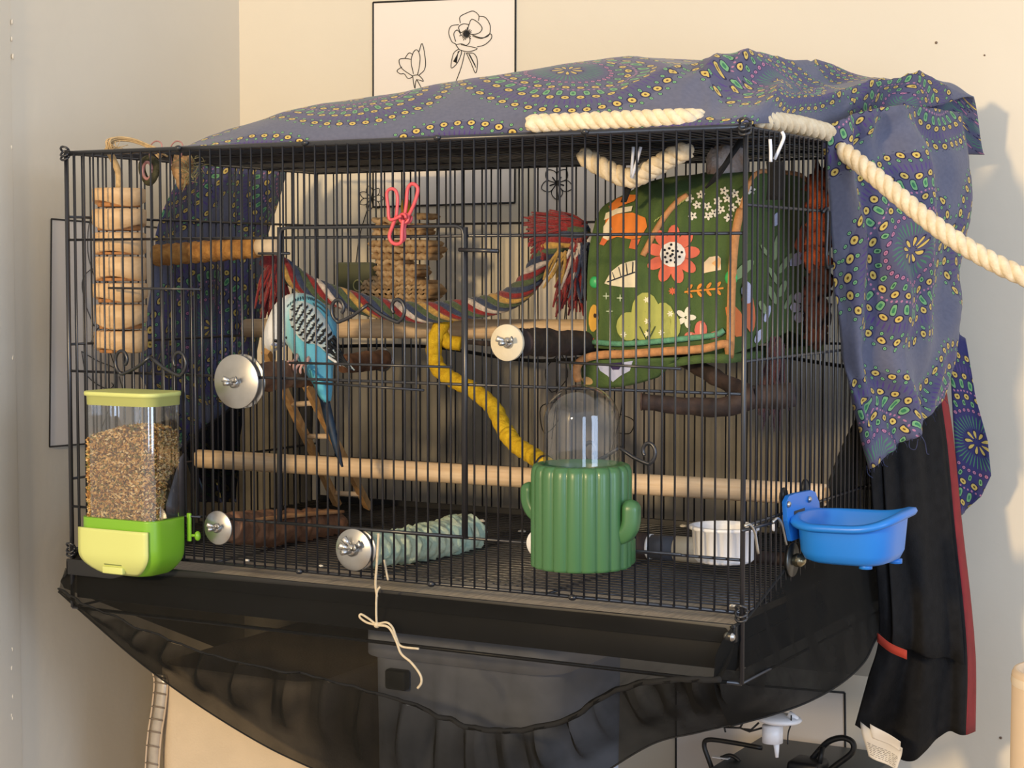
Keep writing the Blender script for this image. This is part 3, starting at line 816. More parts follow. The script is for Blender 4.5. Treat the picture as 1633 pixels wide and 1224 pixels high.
for i, v in enumerate(MB_.v):
    c = P[min(len(P)-1, i//n)]; q = (i//n)*.0022; a_ = (i % n)/n*2*PI
    MB_.v[i] = c+(v-c)*(1+.09*math.sin(q*430+1.5*math.sin(a_*3))+.20*nz(v.x*110, v.y*95, v.z*110)+.14*nz(v.x*260, v.y*240, v.z*260))
MB_.build('mineral_body', minm, t)
p = at(811, 546, -.006)
t = thing('bolt_on_perch', 'dark branch perch fixed by a pale wooden disc left of the hut', 'perch', p-V(0, 0, .017), 'bolt-on perches')
disc(p, .0168, mat('pale_wood_disc', srgb(214, 202, 174), 0.8, var=.12, scale=60, bump=.2), t, .004); wing(p+V(.002, -.003, 0), t, .8)
log('branch', [p+V(.006, .010, .0), at(870, 546, .07), at(960, 548, .17)], [.0125, .0135, .0120, .0125], darkbark, t)
MB().tube([at(742, 545, .10), at(800, 549, .03)], [.0022, .0028], 8).build('twig', darkbark, t)
t = thing('forked_branch', 'dark forked branch perch below the floral hut', 'perch', at(1150, 665, .12))
j0 = at(1205, 632, .115)
log('stem', [V(W-.002, .130, j0.z+.002), j0.lerp(V(W, .13, j0.z), .5), j0], [.0115, .0110, .0105], darkbark, t)
log('fork', [j0, at(1155, 648, .105), at(1100, 648, .10), at(1024, 640, .09)], [.0105, .0090, .0085, .0080], darkbark, t)
log('fork', [j0, at(1165, 614, .13), at(1125, 592, .15), at(1088, 572, .17)], [.0095, .0080, .0078, .0075], darkbark, t)
MB().tube([V(at(1024, 640, .09).x-.0012, .0895, at(1024, 640, .09).z), at(1024, 640, .09)], .0086, 14).build('cut_end', mat('cut_end_brown', srgb(92, 66, 54), .8), t)
# brown rough perch at upper left
t = thing('pedicure_perch', 'rough golden brown perch beside the stacked wood slices', 'perch', at(340, 420, .15))
ci = mat('golden_grit', srgb(176, 128, 66), 0.9, col2=srgb(132, 88, 40), scale=90, bump=0.9, bscale=300)
b = MB(); P = resample([V(.003, .140, .3120), at(412, 394, .150)], .0025)
b.tube(P, [.0118*(1+.06*math.sin(i*1.3)+.05*nz(i*.8)) for i in range(len(P))], 18); b.build('grit_body', ci, t)
e0_, e1_ = at(412, 394, .150), at(446, 392, .152)
MB().tube([e0_, e1_], [.0098, .0098], 18).build('wood_end', mat('pale_core', srgb(226, 204, 172), .7), t)
MB().tube([e1_-V(.006, 0, .008), e1_+V(.012, 0, -.008)], .0016, 6).build('hanger_wire', black, t)

# ------------------------------------------------------------------ hanging stack of wood slices
cx, cy = .0415, .034
t = thing('wood_slice_toy', 'hanging stack of pale balsa wood slices in the left corner', 'bird toy', V(cx, cy, at(200, 563, cy).z))
bal = mat('balsa_wood', srgb(226, 192, 148), 0.8, col2=srgb(206, 168, 122), scale=50, stretch=(1, 1, 2), bump=.3, bscale=150)
balu = mat('balsa_underside', srgb(176, 124, 76), 0.85)
bounds = [298, 331, 368.5, 407, 449, 483, 525, 563]
for i in range(7):
    z1, z0 = at(200, bounds[i]+1, cy).z, at(200, bounds[i+1]-1, cy).z
    n = 30; b = MB(); prof = []
    ph = random.uniform(0, 6); aw = random.uniform(.0018, .0036)
    vs = []; fs = []
    R_ = .0285*random.uniform(.97, 1.02)
    rings = [(0.05, 1), (.9, 1), (1.0, .93), (1.0, .5), (.99, .07), (.92, 0), (.05, 0)]
    for (rr, h) in rings:
        for k_ in range(n):
            a_ = 2*PI*k_/n; q = R_*rr*(1+.03*nz(math.cos(a_)*1.5+i*7, math.sin(a_)*1.5))
            bot = z0 + aw*(1.0+math.sin(a_*2+ph))
            vs.append(V(cx+q*math.cos(a_), cy+q*math.sin(a_), lerp(bot, z1-.0007, h)))
    for r_ in range(len(rings)-1):
        for k_ in range(n): fs.append((r_*n+k_, r_*n+(k_+1) % n, (r_+1)*n+(k_+1) % n, (r_+1)*n+k_))
    fs.append(tuple(range(n))); fs.append(tuple(reversed(range((len(rings)-1)*n, len(rings)*n))))
    b.add(vs, fs); b.build('wood_slice', bal, t)
    MB().tube([V(cx, cy, z0+.0002), V(cx, cy, z0+aw*1.4)], R_*.80, 24).build('slice_core', balu, t)
rop = mat('natural_sisal', srgb(206, 176, 128), 0.9, var=.3, scale=200)
MB().tube(spline([V(cx, cy, at(200, 300, cy).z), V(cx-.001, cy, .40), V(cx-.003, .02, H+.006)], 5), .0035, 8).build('cord', rop, t)
b = MB()
for q in range(9):
    o_ = V(random.uniform(-.003, .003), random.uniform(-.004, .004), random.uniform(-.003, .003))
    b.tube(spline([at(178, 240, .02)+o_, at(176, 226, .02)+o_, at(192, 221, .03)+o_*.7, at(215, 224, .04)+o_*.5, at(240, 234, .05)+o_*.5, at(262, 246, .06)+o_*1.5], 4), .0011, 5)
b.build('raffia_tie', rop, t)
for q in range(12):
    p0 = at(186, 236, .02); d = V(random.uniform(-1, .8), random.uniform(-1, 1), random.uniform(-.4, 1))*.010
    MB().tube([p0, p0+d], .0004, 4).build('loose_fibre', rop, t)

# grassy foraging ball and hooks at top left
t = thing('foraging_toy', 'pale woven toy with dry grass hanging under the top left edge', 'bird toy', at(290, 300, .09))
b = MB()
bag = mat('woven_palm', srgb(196, 160, 116), 0.85, col2=srgb(150, 112, 72), scale=90, bump=.5)
b.ball(at(291, 268, .09), .0165, 18, 12, (.7, .7, 1.2), .35, 3); b.build('palm_pouch', bag, t)
gr = mat('dry_grass', srgb(168, 160, 120), 0.9, col2=srgb(120, 116, 80), scale=100)
b = MB()
for q in range(70):
    c0 = at(random.uniform(292, 312), random.uniform(252, 292), random.uniform(.075, .10)); d = Vector((random.uniform(-1, 1), random.uniform(-1, 1), random.uniform(-1, .8)))*.011
    b.tube(spline([c0, c0+d*.6+V(0, 0, .003), c0+d+V(random.uniform(-.004, .004), 0, random.uniform(-.005, .005))], 3), .00035, 4)
b.tube(spline([at(318, 266, .09), at(330, 262, .09), at(340, 264, .09)], 4), .0006, 4)
g = b.build('dry_grass', gr, t); g['kind'] = 'stuff'
pk = mat('rose_wire', srgb(178, 130, 128), 0.4, .3)
for cxp in (248, 281):
    MB().tube(spline([at(cxp-8, 262, .05), at(cxp-9, 236, .05), at(cxp, 225, .05), at(cxp+10, 230, .05), at(cxp+8, 250, .05)], 5), .0008, 6).build('wire_hook', pk, t)
t = thing('dark_ring_toy', 'small olive and rose ring hanging beside the wood slices', 'bird toy', at(238, 290, .06))
ctr = at(238, 272, .06)
MB().tube([ctr+V(.0095*math.cos(a_), .002*math.sin(a_*2), .0125*math.sin(a_)) for a_ in [2*PI*i/24 for i in range(25)]], .0040, 8).build('olive_ring', mat('olive_fibre', srgb(74, 72, 48), .9, var=.4, scale=200, bump=.5), t)
MB().tube([ctr+V(.0062*math.cos(a_), -.003, .0090*math.sin(a_)) for a_ in [2*PI*i/24 for i in range(25)]], .0018, 8).build('rose_ring', pk, t)

# ------------------------------------------------------------------ ropes
def twisted(t, path, R_, cols, pitch, name='strand', n=8, fill=None):
    P = resample(path, R_*.35); N_ = len(P)
    t0 = (P[1]-P[0]).normalized(); nrm = t0.orthogonal().normalized(); fr = []
    for i in range(N_):
        tt = (P[min(i+1, N_-1)]-P[max(0, i-1)]).normalized(); nrm = (nrm-tt*nrm.dot(tt)).normalized(); fr.append((nrm.copy(), tt.cross(nrm)))
    k_ = len(cols); rs = R_*math.sin(PI/k_)/(1+math.sin(PI/k_))*1.16; rc = R_-rs
    step = (path and sum((P[i+1]-P[i]).length for i in range(N_-1))/(N_-1))
    for c_ in range(k_):
        pts = []
        for i in range(N_):
            a_ = 2*PI*c_/k_ + 2*PI*i*step/pitch
            e = min(1, min(i, N_-1-i)/3+.35)
            pts.append(P[i]+(fr[i][0]*math.cos(a_)+fr[i][1]*math.sin(a_))*rc*e)
        MB().tube(pts, rs, n).build(name, cols[c_], t)
    if fill: MB().tube(P, R_*.6, 8).build('core', fill, t)
def yarn(name, rgb): return mat(name, srgb(*rgb), 0.95, var=0.35, scale=250, bump=.6, bscale=600, sheen=.3)
yr, yw, yb, yg, yy = yarn('red_yarn', (150, 44, 44)), yarn('white_yarn', (226, 210, 196)), yarn('navy_yarn', (58, 70, 100)), yarn('green_yarn', (84, 100, 66)), yarn('yellow_yarn', (206, 164, 84))
cot = mat('cream_cotton_rope', srgb(238, 222, 190), 0.9, col2=srgb(222, 202, 166), scale=120, bump=.4, bscale=500)
t = thing('rainbow_rope_perch', 'swagged rainbow cotton rope perch with frayed red ends', 'rope perch', at(650, 505, .24))
rp_ = spline([at(*q) for q in ((432, 415, .20), (452, 428, .205), (485, 452, .215), (535, 472, .225), (600, 490, .235), (665, 498, .24), (730, 494, .24), (790, 484, .235), (825, 468, .225), (850, 440, .215), (868, 408, .205), (895, 385, .20), (935, 366, .20))], 8)
twisted(t, rp_, .0120, [yr, yy, yg, yb, yw, yr, yg, yb], .095, fill=yb)
def tassel(t, name, M, c0, n_, L_, dirs, spread, r=.0017):
    b = MB()
    for q in range(n_):
        d = Vector(dirs)*random.uniform(.6, 1.0)+V(random.uniform(-1, 1), random.uniform(-1, 1), random.uniform(-1, 1))*spread
        s0 = Vector(c0)+V(random.uniform(-1, 1), random.uniform(-1, 1), random.uniform(-1, 1))*.006
        b.tube(spline([s0, s0+d*L_*.5+V(random.uniform(-.004, .004), random.uniform(-.004, .004), .002), s0+d*L_+V(random.uniform(-.004, .004), 0, 0)], 3), [r]*6+[r*.6], 5)
    return b.build(name, M, t)
tassel(t, 'red_tassel', yr, at(442, 415, .20), 220, .058, (-.10, 0, -1), .20)
tassel(t, 'red_tassel', yr, at(925, 364, .20), 170, .052, (-1, 0, 0.05), .22)
tassel(t, 'red_tassel', yr, at(872, 385, .20), 60, .020, (-.4, 0, -.6), .5)
tassel(t, 'red_tassel', yr, at(922, 388, .195), 130, .066, (-.12, 0, -1), .20)
tassel(t, 'white_tassel', yw, at(920, 395, .19), 26, .050, (-.15, 0, -1), .18)
tassel(t, 'navy_tassel', yb, at(932, 395, .19), 30, .055, (-.05, 0, -1), .16)
tassel(t, 'yellow_tassel', yy, at(900, 400, .19), 12, .035, (-.4, 0, -1), .2)
# red cap bindings of the rope ends
MB().tube([at(426, 408, .20), at(440, 420, .203)], [.0135, .0130], 14).build('end_binding', yr, t)

t = thing('yellow_rope_perch', 'bent yellow coil perch dropping from the upper dowel to the waterer', 'rope perch', at(800, 745, .16))
yel = mat('yellow_cotton', srgb(228, 190, 34), 0.85, col2=srgb(206, 164, 20), scale=160, bump=.5, bscale=500)
yp = spline([at(*q) for q in ((737, 492, .270), (718, 500, .262), (702, 522, .255), (692, 552, .25), (697, 584, .24), (720, 604, .23), (755, 622, .215), (787, 650, .20), (803, 682, .185), (822, 708, .17), (848, 725, .15), (872, 742, .12))], 8)
b = MB(); P = resample(yp, .002)
b.tube(P, [.0088*(1+.05*math.sin(i*.9)) for i in range(len(P))], 14); b.build('rope_body', yel, t)
b = MB(); P = resample(spline([at(703, 530, .258), at(712, 544, .262), at(735, 548, .268)], 6), .002); b.tube(P, [.0080]*len(P), 12); b.build('rope_end', yel, t)
for fr_ in (.70, .985):
    P = resample(yp, .002); i = int(fr_*(len(P)-2)); d = (P[i+1]-P[i]).normalized()
    MB().tube([P[i], P[i]+d*.004], [.0094, .0094], 14).build('binding', black if fr_ > .9 else yel, t)

t = thing('white_cotton_rope', 'thick white twisted cotton rope over the cage top running off right', 'rope', at(1100, 212, .05))
wr = [Vector(at(*q)) for q in ((842, 203, -.004), (880, 206, .004), (950, 207, .006), (1010, 205, .006), (1060, 201, .008), (1096, 206, .012), (1122, 213, .030))]
for q in wr: q.z = max(q.z, H+.0105)
twisted(t, spline(wr, 8), .0092, [cot, cot, cot], .030, n=10)
twisted(t, spline([V(W-.009, .055, H+.0105), V(W-.007, .09, H+.0110), V(W-.004, .15, H+.011), V(W+.001, .215, H+.008)], 8), .0092, [cot, cot, cot], .045, name='tucked_strand', n=10)
wr = spline([at(*q) for q in ((1338, 236, .222), (1352, 246, .212), (1385, 272, .200), (1440, 318, .19), (1500, 366, .18), (1560, 405, .18), (1633, 441, .18), (1740, 482, .2))], 8)
twisted(t, wr, .0092, [cot, cot, cot], .034, n=10)
il = spline([at(*q) for q in ((928, 246, .10), (960, 266, .10), (1005, 284, .10), (1040, 268, .10), (1075, 248, .10), (1100, 240, .10))], 8)
twisted(t, il, .0100, [cot, cot, cot], .030, name='hanging_loop', n=10)
tie = mat('white_zip_tie', srgb(226, 228, 234), .4)
MB().tube(spline([at(1010, 234, .085), at(1008, 262, .085), at(1007, 282, .085)], 3), .0016, 6).build('tie', tie, t)
MB().tube(spline([at(1022, 234, .085), at(1014, 262, .085), at(1007, 284, .085)], 3), .0016, 6).build('tie', tie, t)
MB().tube(spline([at(1228, 222, .03), at(1229, 240, .03), at(1229, 258, .03)], 3), .0016, 6).build('tie', tie, t)
MB().tube(spline([at(1247, 210, .04), at(1250, 218, .04), at(1246, 230, .04), at(1235, 254, .04)], 3), .0016, 6).build('tie', tie, t)
# black webbing and grey nest under the roof
t = thing('webbing_strap', 'black webbing strap holding the floral hut to the roof', 'strap', at(1165, 275, .12))
strap = [at(1178, 222, .13), at(1160, 250, .12), at(1142, 276, .115), at(1125, 300, .12)]
MB().grid([[p_+V(0, 0, 0), p_+V(.010, .006, .009)] for p_ in spline(strap, 6)]).build('web', hemm, t, solid=.002)
MB().grid([[p_, p_+V(.006, 0, 0)] for p_ in spline([at(1006, 282, .11), at(998, 300, .115), at(990, 322, .12)], 4)]).build('web', hemm, t, solid=.002)
MB().grid([[p_, p_+V(.016, 0.004, 0)] for p_ in spline([at(1222, 258, .11), at(1224, 285, .12), at(1222, 318, .13)], 4)]).build('web', hemm, t, solid=.002)
t = thing('cotton_nest', 'grey and tan fluffy cotton lump above the floral hut', 'nest', at(1155, 310, .20))
fz = mat('grey_fluff', srgb(190, 186, 184), 1.0, col2=srgb(168, 132, 104), scale=45, bump=1.0, bscale=300, sheen=.4)
MB().ball(at(1158, 285, .22), .030, 28, 18, (.75, .8, 1.15), .3, 2).build('fluff', fz, t)
t = thing('red_cluster_toy', 'rusty red clustered shredding toy hanging by the far right bars', 'bird toy', at(1300, 500, .30))
rc1 = mat('rust_fibre', srgb(176, 84, 44), .95, col2=srgb(104, 36, 26), scale=60, bump=1, bscale=200)
rc2 = mat('dark_rust_fibre', srgb(88, 44, 34), .95, col2=srgb(46, 24, 24), scale=60, bump=1, bscale=200)
for i in range(9):
    py = 292+i*30; MB().ball(at(1303+9*nz(i*1.7+.4), py, .30), .0135+.004*nz(i*2.3+.2), 16, 12, (.9, .9, 1.1), .9, i*3.1).build('cluster', rc1 if i < 5 else rc2, t)
tassel(t, 'dark_tassel', yarn('dark_maroon_yarn', (84, 46, 50)), at(1240, 545, .22), 60, .085, (-.12, 0, -1), .10, .0009)

# ------------------------------------------------------------------ pink wire clip
t = thing('wire_clip', 'pink coated wire spring clip on the upper front bars', 'clip', at(640, 392, -.008))
pkm = mat('pink_vinyl', srgb(214, 86, 92), 0.4)
def px3(l, y): return spline([at(a_, b_, y) for a_, b_ in l], 6)
MB().tube(px3([(640, 344, ), (622, 350), (619, 330), (617, 308), (623, 301), (631, 304), (634, 318), (632, 346)], -.014), .0016, 8).build('handle', pkm, t)
MB().tube(px3([(645, 345), (648, 325), (650, 302), (657, 293), (666, 299), (664, 315), (656, 335), (648, 350)], -.007), .0018, 8).build('handle', pkm, t)
MB().tube(px3([(632, 344), (626, 360), (621, 376), (625, 386), (633, 389), (640, 385), (641, 368), (643, 350)], -.012), .0018, 8).build('jaw', pkm, t)
MB().tube(px3([(648, 350), (645, 364), (645, 380), (638, 387)], -.007), .0017, 8).build('jaw', pkm, t)
hc = at(641, 348, -.014)
b = MB(); b.tube([hc+V(.0042*math.cos(a_), i*.00042, .0042*math.sin(a_)) for i, a_ in enumerate([i*PI/6 for i in range(26)])], .0014, 8); b.build('coil', pkm, t)

# ------------------------------------------------------------------ crinkled cardboard toy and olive box
t = thing('paper_shred_toy', 'stack of crinkled tan paper strips hanging near the back bars', 'bird toy', at(645, 482, .40))
crk = [mat('kraft_paper', srgb(196, 164, 122), .9, col2=srgb(160, 128, 90), scale=60), mat('kraft_paper_light', srgb(212, 184, 146), .9, col2=srgb(184, 152, 112), scale=60)]
lay = [(345, 672, 690), (352, 605, 640), (362, 606, 685), (372, 606, 685), (388, 600, 698), (398, 602, 704), (409, 604, 697), (418, 612, 650), (427, 608, 675), (436, 612, 678), (445, 600, 672), (451, 590, 690), (458, 587, 700), (465, 588, 704), (472, 589, 696), (480, 606, 690)]
for i, (py, x0, x1) in enumerate(lay):
    a_, b_ = at(x0, py, .40), at(x1, py, .40); n_ = max(6, int((x1-x0)/5)); ph = random.uniform(0, 6)
    nseg = 2 if x1-x0 > 60 else 1
    for s_ in range(nseg):
        u0, u1 = s_/nseg, (s_+1)/nseg-.03
        rws = [[a_.lerp(b_, lerp(u0, u1, k_/n_))+V(0, (j_/3-.5)*.034, .0022*math.sin(k_*1.5+ph+s_)+.0015*nz(k_, j_, i)) for k_ in range(n_+1)] for j_ in range(4)]
        MB().grid(rws).build('paper_strip', crk[(i+s_) % 2], t, solid=.0045)
MB().tube([at(645, 480, .40), at(645, 276, .40)], .0011, 6).build('hanging_wire', steel, t)
MB().ball(at(647, 330, .40), .006, 10, 8, (1, 1, 2)).build('yellow_bead', mat('yellow_bead', srgb(220, 180, 50), .5), t)
t = thing('olive_box', 'flat olive plastic panel with a pale ring on the back bars', 'panel', at(570, 470, .445))
a_, b_ = at(541, 470, .450), at(600, 418, .450)
MB().box((a_.x, .440, a_.z), (b_.x, .452, b_.z), .004).build('case', mat('olive_plastic', srgb(92, 96, 72), .5), t)
rc = at(571, 455, .439)
MB().tube([V(rc.x+.0068*math.cos(q), .439, rc.z+.0068*math.sin(q)) for q in [2*PI*i/24 for i in range(25)]], .0009, 6).build('ring_mark', mat('pale_ring', srgb(190, 190, 130), .5), t)

# ------------------------------------------------------------------ wooden ladder
t = thing('wooden_ladder', 'small wooden bird ladder leaning behind the lower dowel', 'ladder', at(560, 806, .40))
Lr = (at(424, 560, .165), at(538, 804, .375)); Rr = (at(488, 612, .175), at(587, 808, .385))
def plank(a_, b_, w_, th, name):
    d = (b_-a_).normalized(); sd = d.cross(V(0, 1, 0)).normalized()*w_; up_ = d.cross(sd).normalized()*th
    vs = [p_+s1*sd+s2*up_ for p_ in (a_, b_) for s1, s2 in ((-1, -1), (1, -1), (1, 1), (-1, 1))]
    MB().add(vs, [(0, 1, 2, 3), (7, 6, 5, 4), (0, 4, 5, 1), (1, 5, 6, 2), (2, 6, 7, 3), (3, 7, 4, 0)], False).build(name, pine2, t)
plank(*Lr, .0045, .0035, 'rail'); plank(*Rr, .0045, .0035, 'rail')
for fL, fR in ((.325, .14), (.53, .40), (.92, .885)):
    MB().tube([Lr[0].lerp(Lr[1], fL), Rr[0].lerp(Rr[1], fR)], .0030, 10).build('rung', pine, t)

# ------------------------------------------------------------------ budgerigar
bird = thing('budgerigar', 'blue and white budgie with black barred wings bending to its left', 'bird', at(470, 590, .105))
YB = .115
def bp_(px, py, dy=0): return at(px, py, YB+dy)
sec = [  # centre px, half-width px, (perpendicular to spine)
 (437, 560, 3, .0), (436, 553, 13, .0), (438, 543, 19, .0), (444, 530, 23, .0), (451, 516, 25, .001), (461, 504, 30, .002), (474, 503, 36, .003), (487, 513, 40, .004), (496, 530, 42, .004),
 (502, 550, 37, .004), (506, 570, 30, .003), (510, 590, 22, .003), (515, 608, 16, .002), (519, 625, 11, .002), (522, 640, 6, .002)]
MP = 1/1445.
cs = spline([bp_(s[0], s[1], s[3]) for s in sec], 3)
wd = [v.x for v in spline([V(s[2]*MP, 0, 0) for s in sec], 3)]
b = MB(); b.tube(cs, [max(.0012, x_) for x_ in wd], 24, flat=.88)
bm_ = bpy.data.materials.new('budgie_plumage'); bm_.use_nodes = True
def ramp_material(M, stops, a_, b2, noise_amt=.06):
    """plumage colour along the line a_->b2 in object space"""
    nt = M.node_tree; bs_ = nt.nodes['Principled BSDF']; bs_.inputs['Roughness'].default_value = .85; bs_.inputs['Sheen Weight'].default_value = .2
    tc = nt.nodes.new('ShaderNodeTexCoord'); d = b2-a_; ln = d.length
    vm = nt.nodes.new('ShaderNodeVectorMath'); vm.operation = 'SUBTRACT'; vm.inputs[1].default_value = a_
    dt = nt.nodes.new('ShaderNodeVectorMath'); dt.operation = 'DOT_PRODUCT'; dt.inputs[1].default_value = d/ln/ln
    no = nt.nodes.new('ShaderNodeTexNoise'); no.inputs['Scale'].default_value = 160
    ad = nt.nodes.new('ShaderNodeMath'); ad.operation = 'MULTIPLY_ADD'; ad.inputs[1].default_value = noise_amt
    rm = nt.nodes.new('ShaderNodeValToRGB')
    nt.links.new(tc.outputs['Object'], vm.inputs[0]); nt.links.new(vm.outputs[0], dt.inputs[0]); nt.links.new(tc.outputs['Object'], no.inputs['Vector'])
    nt.links.new(no.outputs[0], ad.inputs[0]); nt.links.new(dt.outputs['Value'], ad.inputs[2]); nt.links.new(ad.outputs[0], rm.inputs[0]); nt.links.new(rm.outputs[0], bs_.inputs['Base Color'])
    el = rm.color_ramp.elements
    while len(el) < len(stops): el.new(.5)
    for e, (ps, c_) in zip(el, stops): e.position = ps; e.color = (*srgb(*c_), 1)
    bn = nt.nodes.new('ShaderNodeBump'); bn.inputs['Strength'].default_value = .4; bn.inputs['Distance'].default_value = .001
    n2 = nt.nodes.new('ShaderNodeTexNoise'); n2.inputs['Scale'].default_value = 420; nt.links.new(tc.outputs['Object'], n2.inputs['Vector']); nt.links.new(n2.outputs[0], bn.inputs['Height']); nt.links.new(bn.outputs[0], bs_.inputs['Normal'])
body = b.build('body', bm_, bird)
org = WL[body.name]
ramp_material(bm_, [(0, (240, 242, 246)), (.32, (236, 240, 244)), (.43, (196, 220, 228)), (.53, (136, 198, 210)), (.75, (104, 192, 212)), (1, (92, 172, 204))], at(425, 535, YB)-org, at(520, 560, YB)-org)
dg = bpy.context.evaluated_depsgraph_get()
BV = BVHTree.FromPolygons([tuple(v) for v in b.v], b.f)
def on(bv, px, py, lift=.0006, fallback=None):
    d = ray(px, py).normalized(); h = bv.ray_cast(CAM, d)
    if h[0] is None: return None
    nn = h[1] if h[1].dot(d) < 0 else -h[1]
    return h[0]+nn*lift
# folded wing: raised shell over the flank
wo = [(462, 494), (470, 482), (486, 482), (502, 490), (516, 506), (526, 524), (537, 548), (550, 572), (566, 590), (552, 586), (536, 576), (520, 562), (504, 549), (488, 546), (474, 534), (464, 516)]
def inside_poly(px, py, poly):
    c_ = False; n_ = len(poly)
    for i in range(n_):
        (x1, y1), (x2, y2) = poly[i], poly[i-1]
        if (y1 > py) != (y2 > py) and px < (x2-x1)*(py-y1)/(y2-y1)+x1: c_ = not c_
    return c_
wcen = (494, 520)
rws = []
for i in range(7):
    f_ = i/6; row = []
    for (x_, y_) in [(q.x, q.y) for q in spline([V(x_, y_, 0) for x_, y_ in wo+[wo[0]]], 3)]:
        px_, py_ = lerp(wcen[0], x_, max(.02, f_)), lerp(wcen[1], y_, max(.02, f_))
        p_ = on(BV, px_, py_, .0035*(1-f_**3)+.0012)
        if p_ is None: p_ = at(px_, py_, YB-.002)
        row.append(p_)
    rws.append(row)
wb = MB(); wb.grid(rws)
wingm = mat('wing_grey_white', srgb(206, 216, 216), .85, col2=srgb(170, 196, 204), scale=200, bump=.3)
wingo = wb.build('wing', wingm, bird)
BW = BVHTree.FromPolygons([tuple(v) for v in wb.v], wb.f)
dark = mat('dark_feather', (.012, .014, .016), .8)
def scal(px_, py_, ang, L_, wd_, bv=BW, lift=.0011):
    pts = []
    for i in range(8):
        a_ = PI*i/7; u_ = math.cos(a_)*wd_; v_ = math.sin(a_)*L_
        pts.append((px_+u_*math.cos(ang)-v_*math.sin(ang), py_+u_*math.sin(ang)+v_*math.cos(ang)))
    for i in range(7):
        a_ = PI*(6-i+.5)/7; u_ = math.cos(a_)*wd_*.75; v_ = math.sin(a_)*L_*.25
        pts.append((px_+u_*math.cos(ang)-v_*math.sin(ang), py_+u_*math.sin(ang)+v_*math.cos(ang)))
    P_ = [on(bv, x_, y_, lift) for x_, y_ in pts]
    return None if any(q is None for q in P_) else P_
fb_ = 0
for r_ in range(12):
    for c_ in range(9):
        u_ = r_/11; v_ = c_/8
        px_ = lerp(468, 532, u_) + lerp(8, -14, v_)*1.0; py_ = lerp(488, 560, u_)+lerp(-14, 22, v_)*(1-.3*u_)
        px_ += random.uniform(-1.2, 1.2); py_ += random.uniform(-1.2, 1.2)
        if not inside_poly(px_, py_, wo): continue
        big2 = lerp(.75, 1.25, u_)
        P_ = scal(px_, py_, -.55, 4.9*big2, 3.9*big2)
        if P_:
            MB().prism(P_, ray(px_, py_).normalized()*.0004).build('feather_scallop', dark, wingo)
for i in range(6):   # long flight feathers to the wing tip
    s0 = (lerp(516, 530, i/5), lerp(560, 536, i/5)); e_ = (564-i*3.4, 590-i*4.5)
    pts = [on(BW, lerp(s0[0], e_[0], k_/6), lerp(s0[1], e_[1], k_/6), .0016) for k_ in range(7)]
    pts = [q for q in pts if q is not None]
    if len(pts) > 2: MB().tube(pts, [.0015]*(len(pts)-1)+[.0007], 6).build('flight_feather', dark, wingo)
# white wing-edge stripe
pts = [on(BW, x_, y_, .002) or at(x_, y_, YB-.004) for x_, y_ in ((498, 550), (512, 560), (528, 572), (544, 582))]
MB().tube(spline(pts, 3), [.0016]*10, 6).build('edge_feather', mat('white_feather', srgb(232, 232, 228), .8), wingo)
# barring over nape and shoulders
slate = mat('slate_feather', srgb(58, 84, 94), .85)
for i in range(16):
    for rr_n in range(2):
        x0_ = 461+i*3.6+rr_n*1.8; y0_ = 473+.055*(x0_-486)**2*.35+rr_n*7
        st = [on(BV, x0_+(x0_-478)*.05*k_, y0_+k_*1.7, .0007) for k_ in range(4)]
        if None not in st and not inside_poly(x0_, y0_+5, wo): MB().tube(st, [.0004, .0007, .0007, .0003], 5).build('nape_bar', slate, bird)
# tail
tl = mat('tail_blue', srgb(34, 62, 92), .6, col2=srgb(22, 36, 54), scale=60)
tp_ = [(505, 618, 2), (516, 632, 7), (524, 665, 7.5), (532, 695, 6), (539, 722, 4.5), (546, 744, 1)]
for k_, (sh, mt) in enumerate(((0, tl), (-5, tl))):
    lft = [at(x_+sh*.6-w_, y_-k_*14, YB+.006+.002*k_) for x_, y_, w_ in tp_]; rgt_ = [at(x_+sh*.6+w_, y_-k_*14, YB+.009+.002*k_) for x_, y_, w_ in tp_]
    MB().grid([spline(lft, 4), [a_.lerp(b_, .5)+V(.001, -.002, 0) for a_, b_ in zip(spline(lft, 4), spline(rgt_, 4))], spline(rgt_, 4)]).build('tail_feather', mt, bird, solid=.0012)
cov = [(497, 590, 3), (505, 604, 8), (512, 620, 9), (518, 634, 7), (521, 642, 1)]
MB().grid([spline([at(x_-w_, y_, YB-.014) for x_, y_, w_ in cov], 4), spline([at(x_, y_, YB-.017) for x_, y_, w_ in cov], 4), spline([at(x_+w_, y_, YB-.013) for x_, y_, w_ in cov], 4)]).build('tail_covert', mat('sky_blue_feather', srgb(92, 186, 212), .8), bird, solid=.001)
# face
for px_, py_ in ((440, 543),):
    q = on(BV, px_, py_, .0002); MB().ball(q, .0019, 12, 8).build('eye', mat('black_eye', (.004, .004, .004), .15), bird)
q = on(BV, 437, 554, 0) or at(437, 555, YB-.01)
MB().tube(spline([q+V(.001, .003, .003), q+V(-.0005, -.002, 0), q+V(.0, -.0018, -.0045)], 4), [.0036, .0036, .0034, .003, .0026, .002, .0014, .001, .0006], 10).build('beak', mat('horn_beak', srgb(196, 180, 140), .4), bird)
q2 = on(BV, 437, 549, 0)
if q2: MB().ball(q2, .0026, 10, 8, (1.3, .8, .7)).build('cere', mat('blue_cere', srgb(150, 160, 196), .5), bird)
for px_, py_ in ((452, 546), (457, 538), (448, 553)):
    q = on(BV, px_, py_, .0003)
    if q: MB().ball(q, .0014, 8, 6, (1, .6, 1)).build('throat_spot', dark, bird)
pinkf = mat('pink_foot', srgb(200, 160, 150), .6)
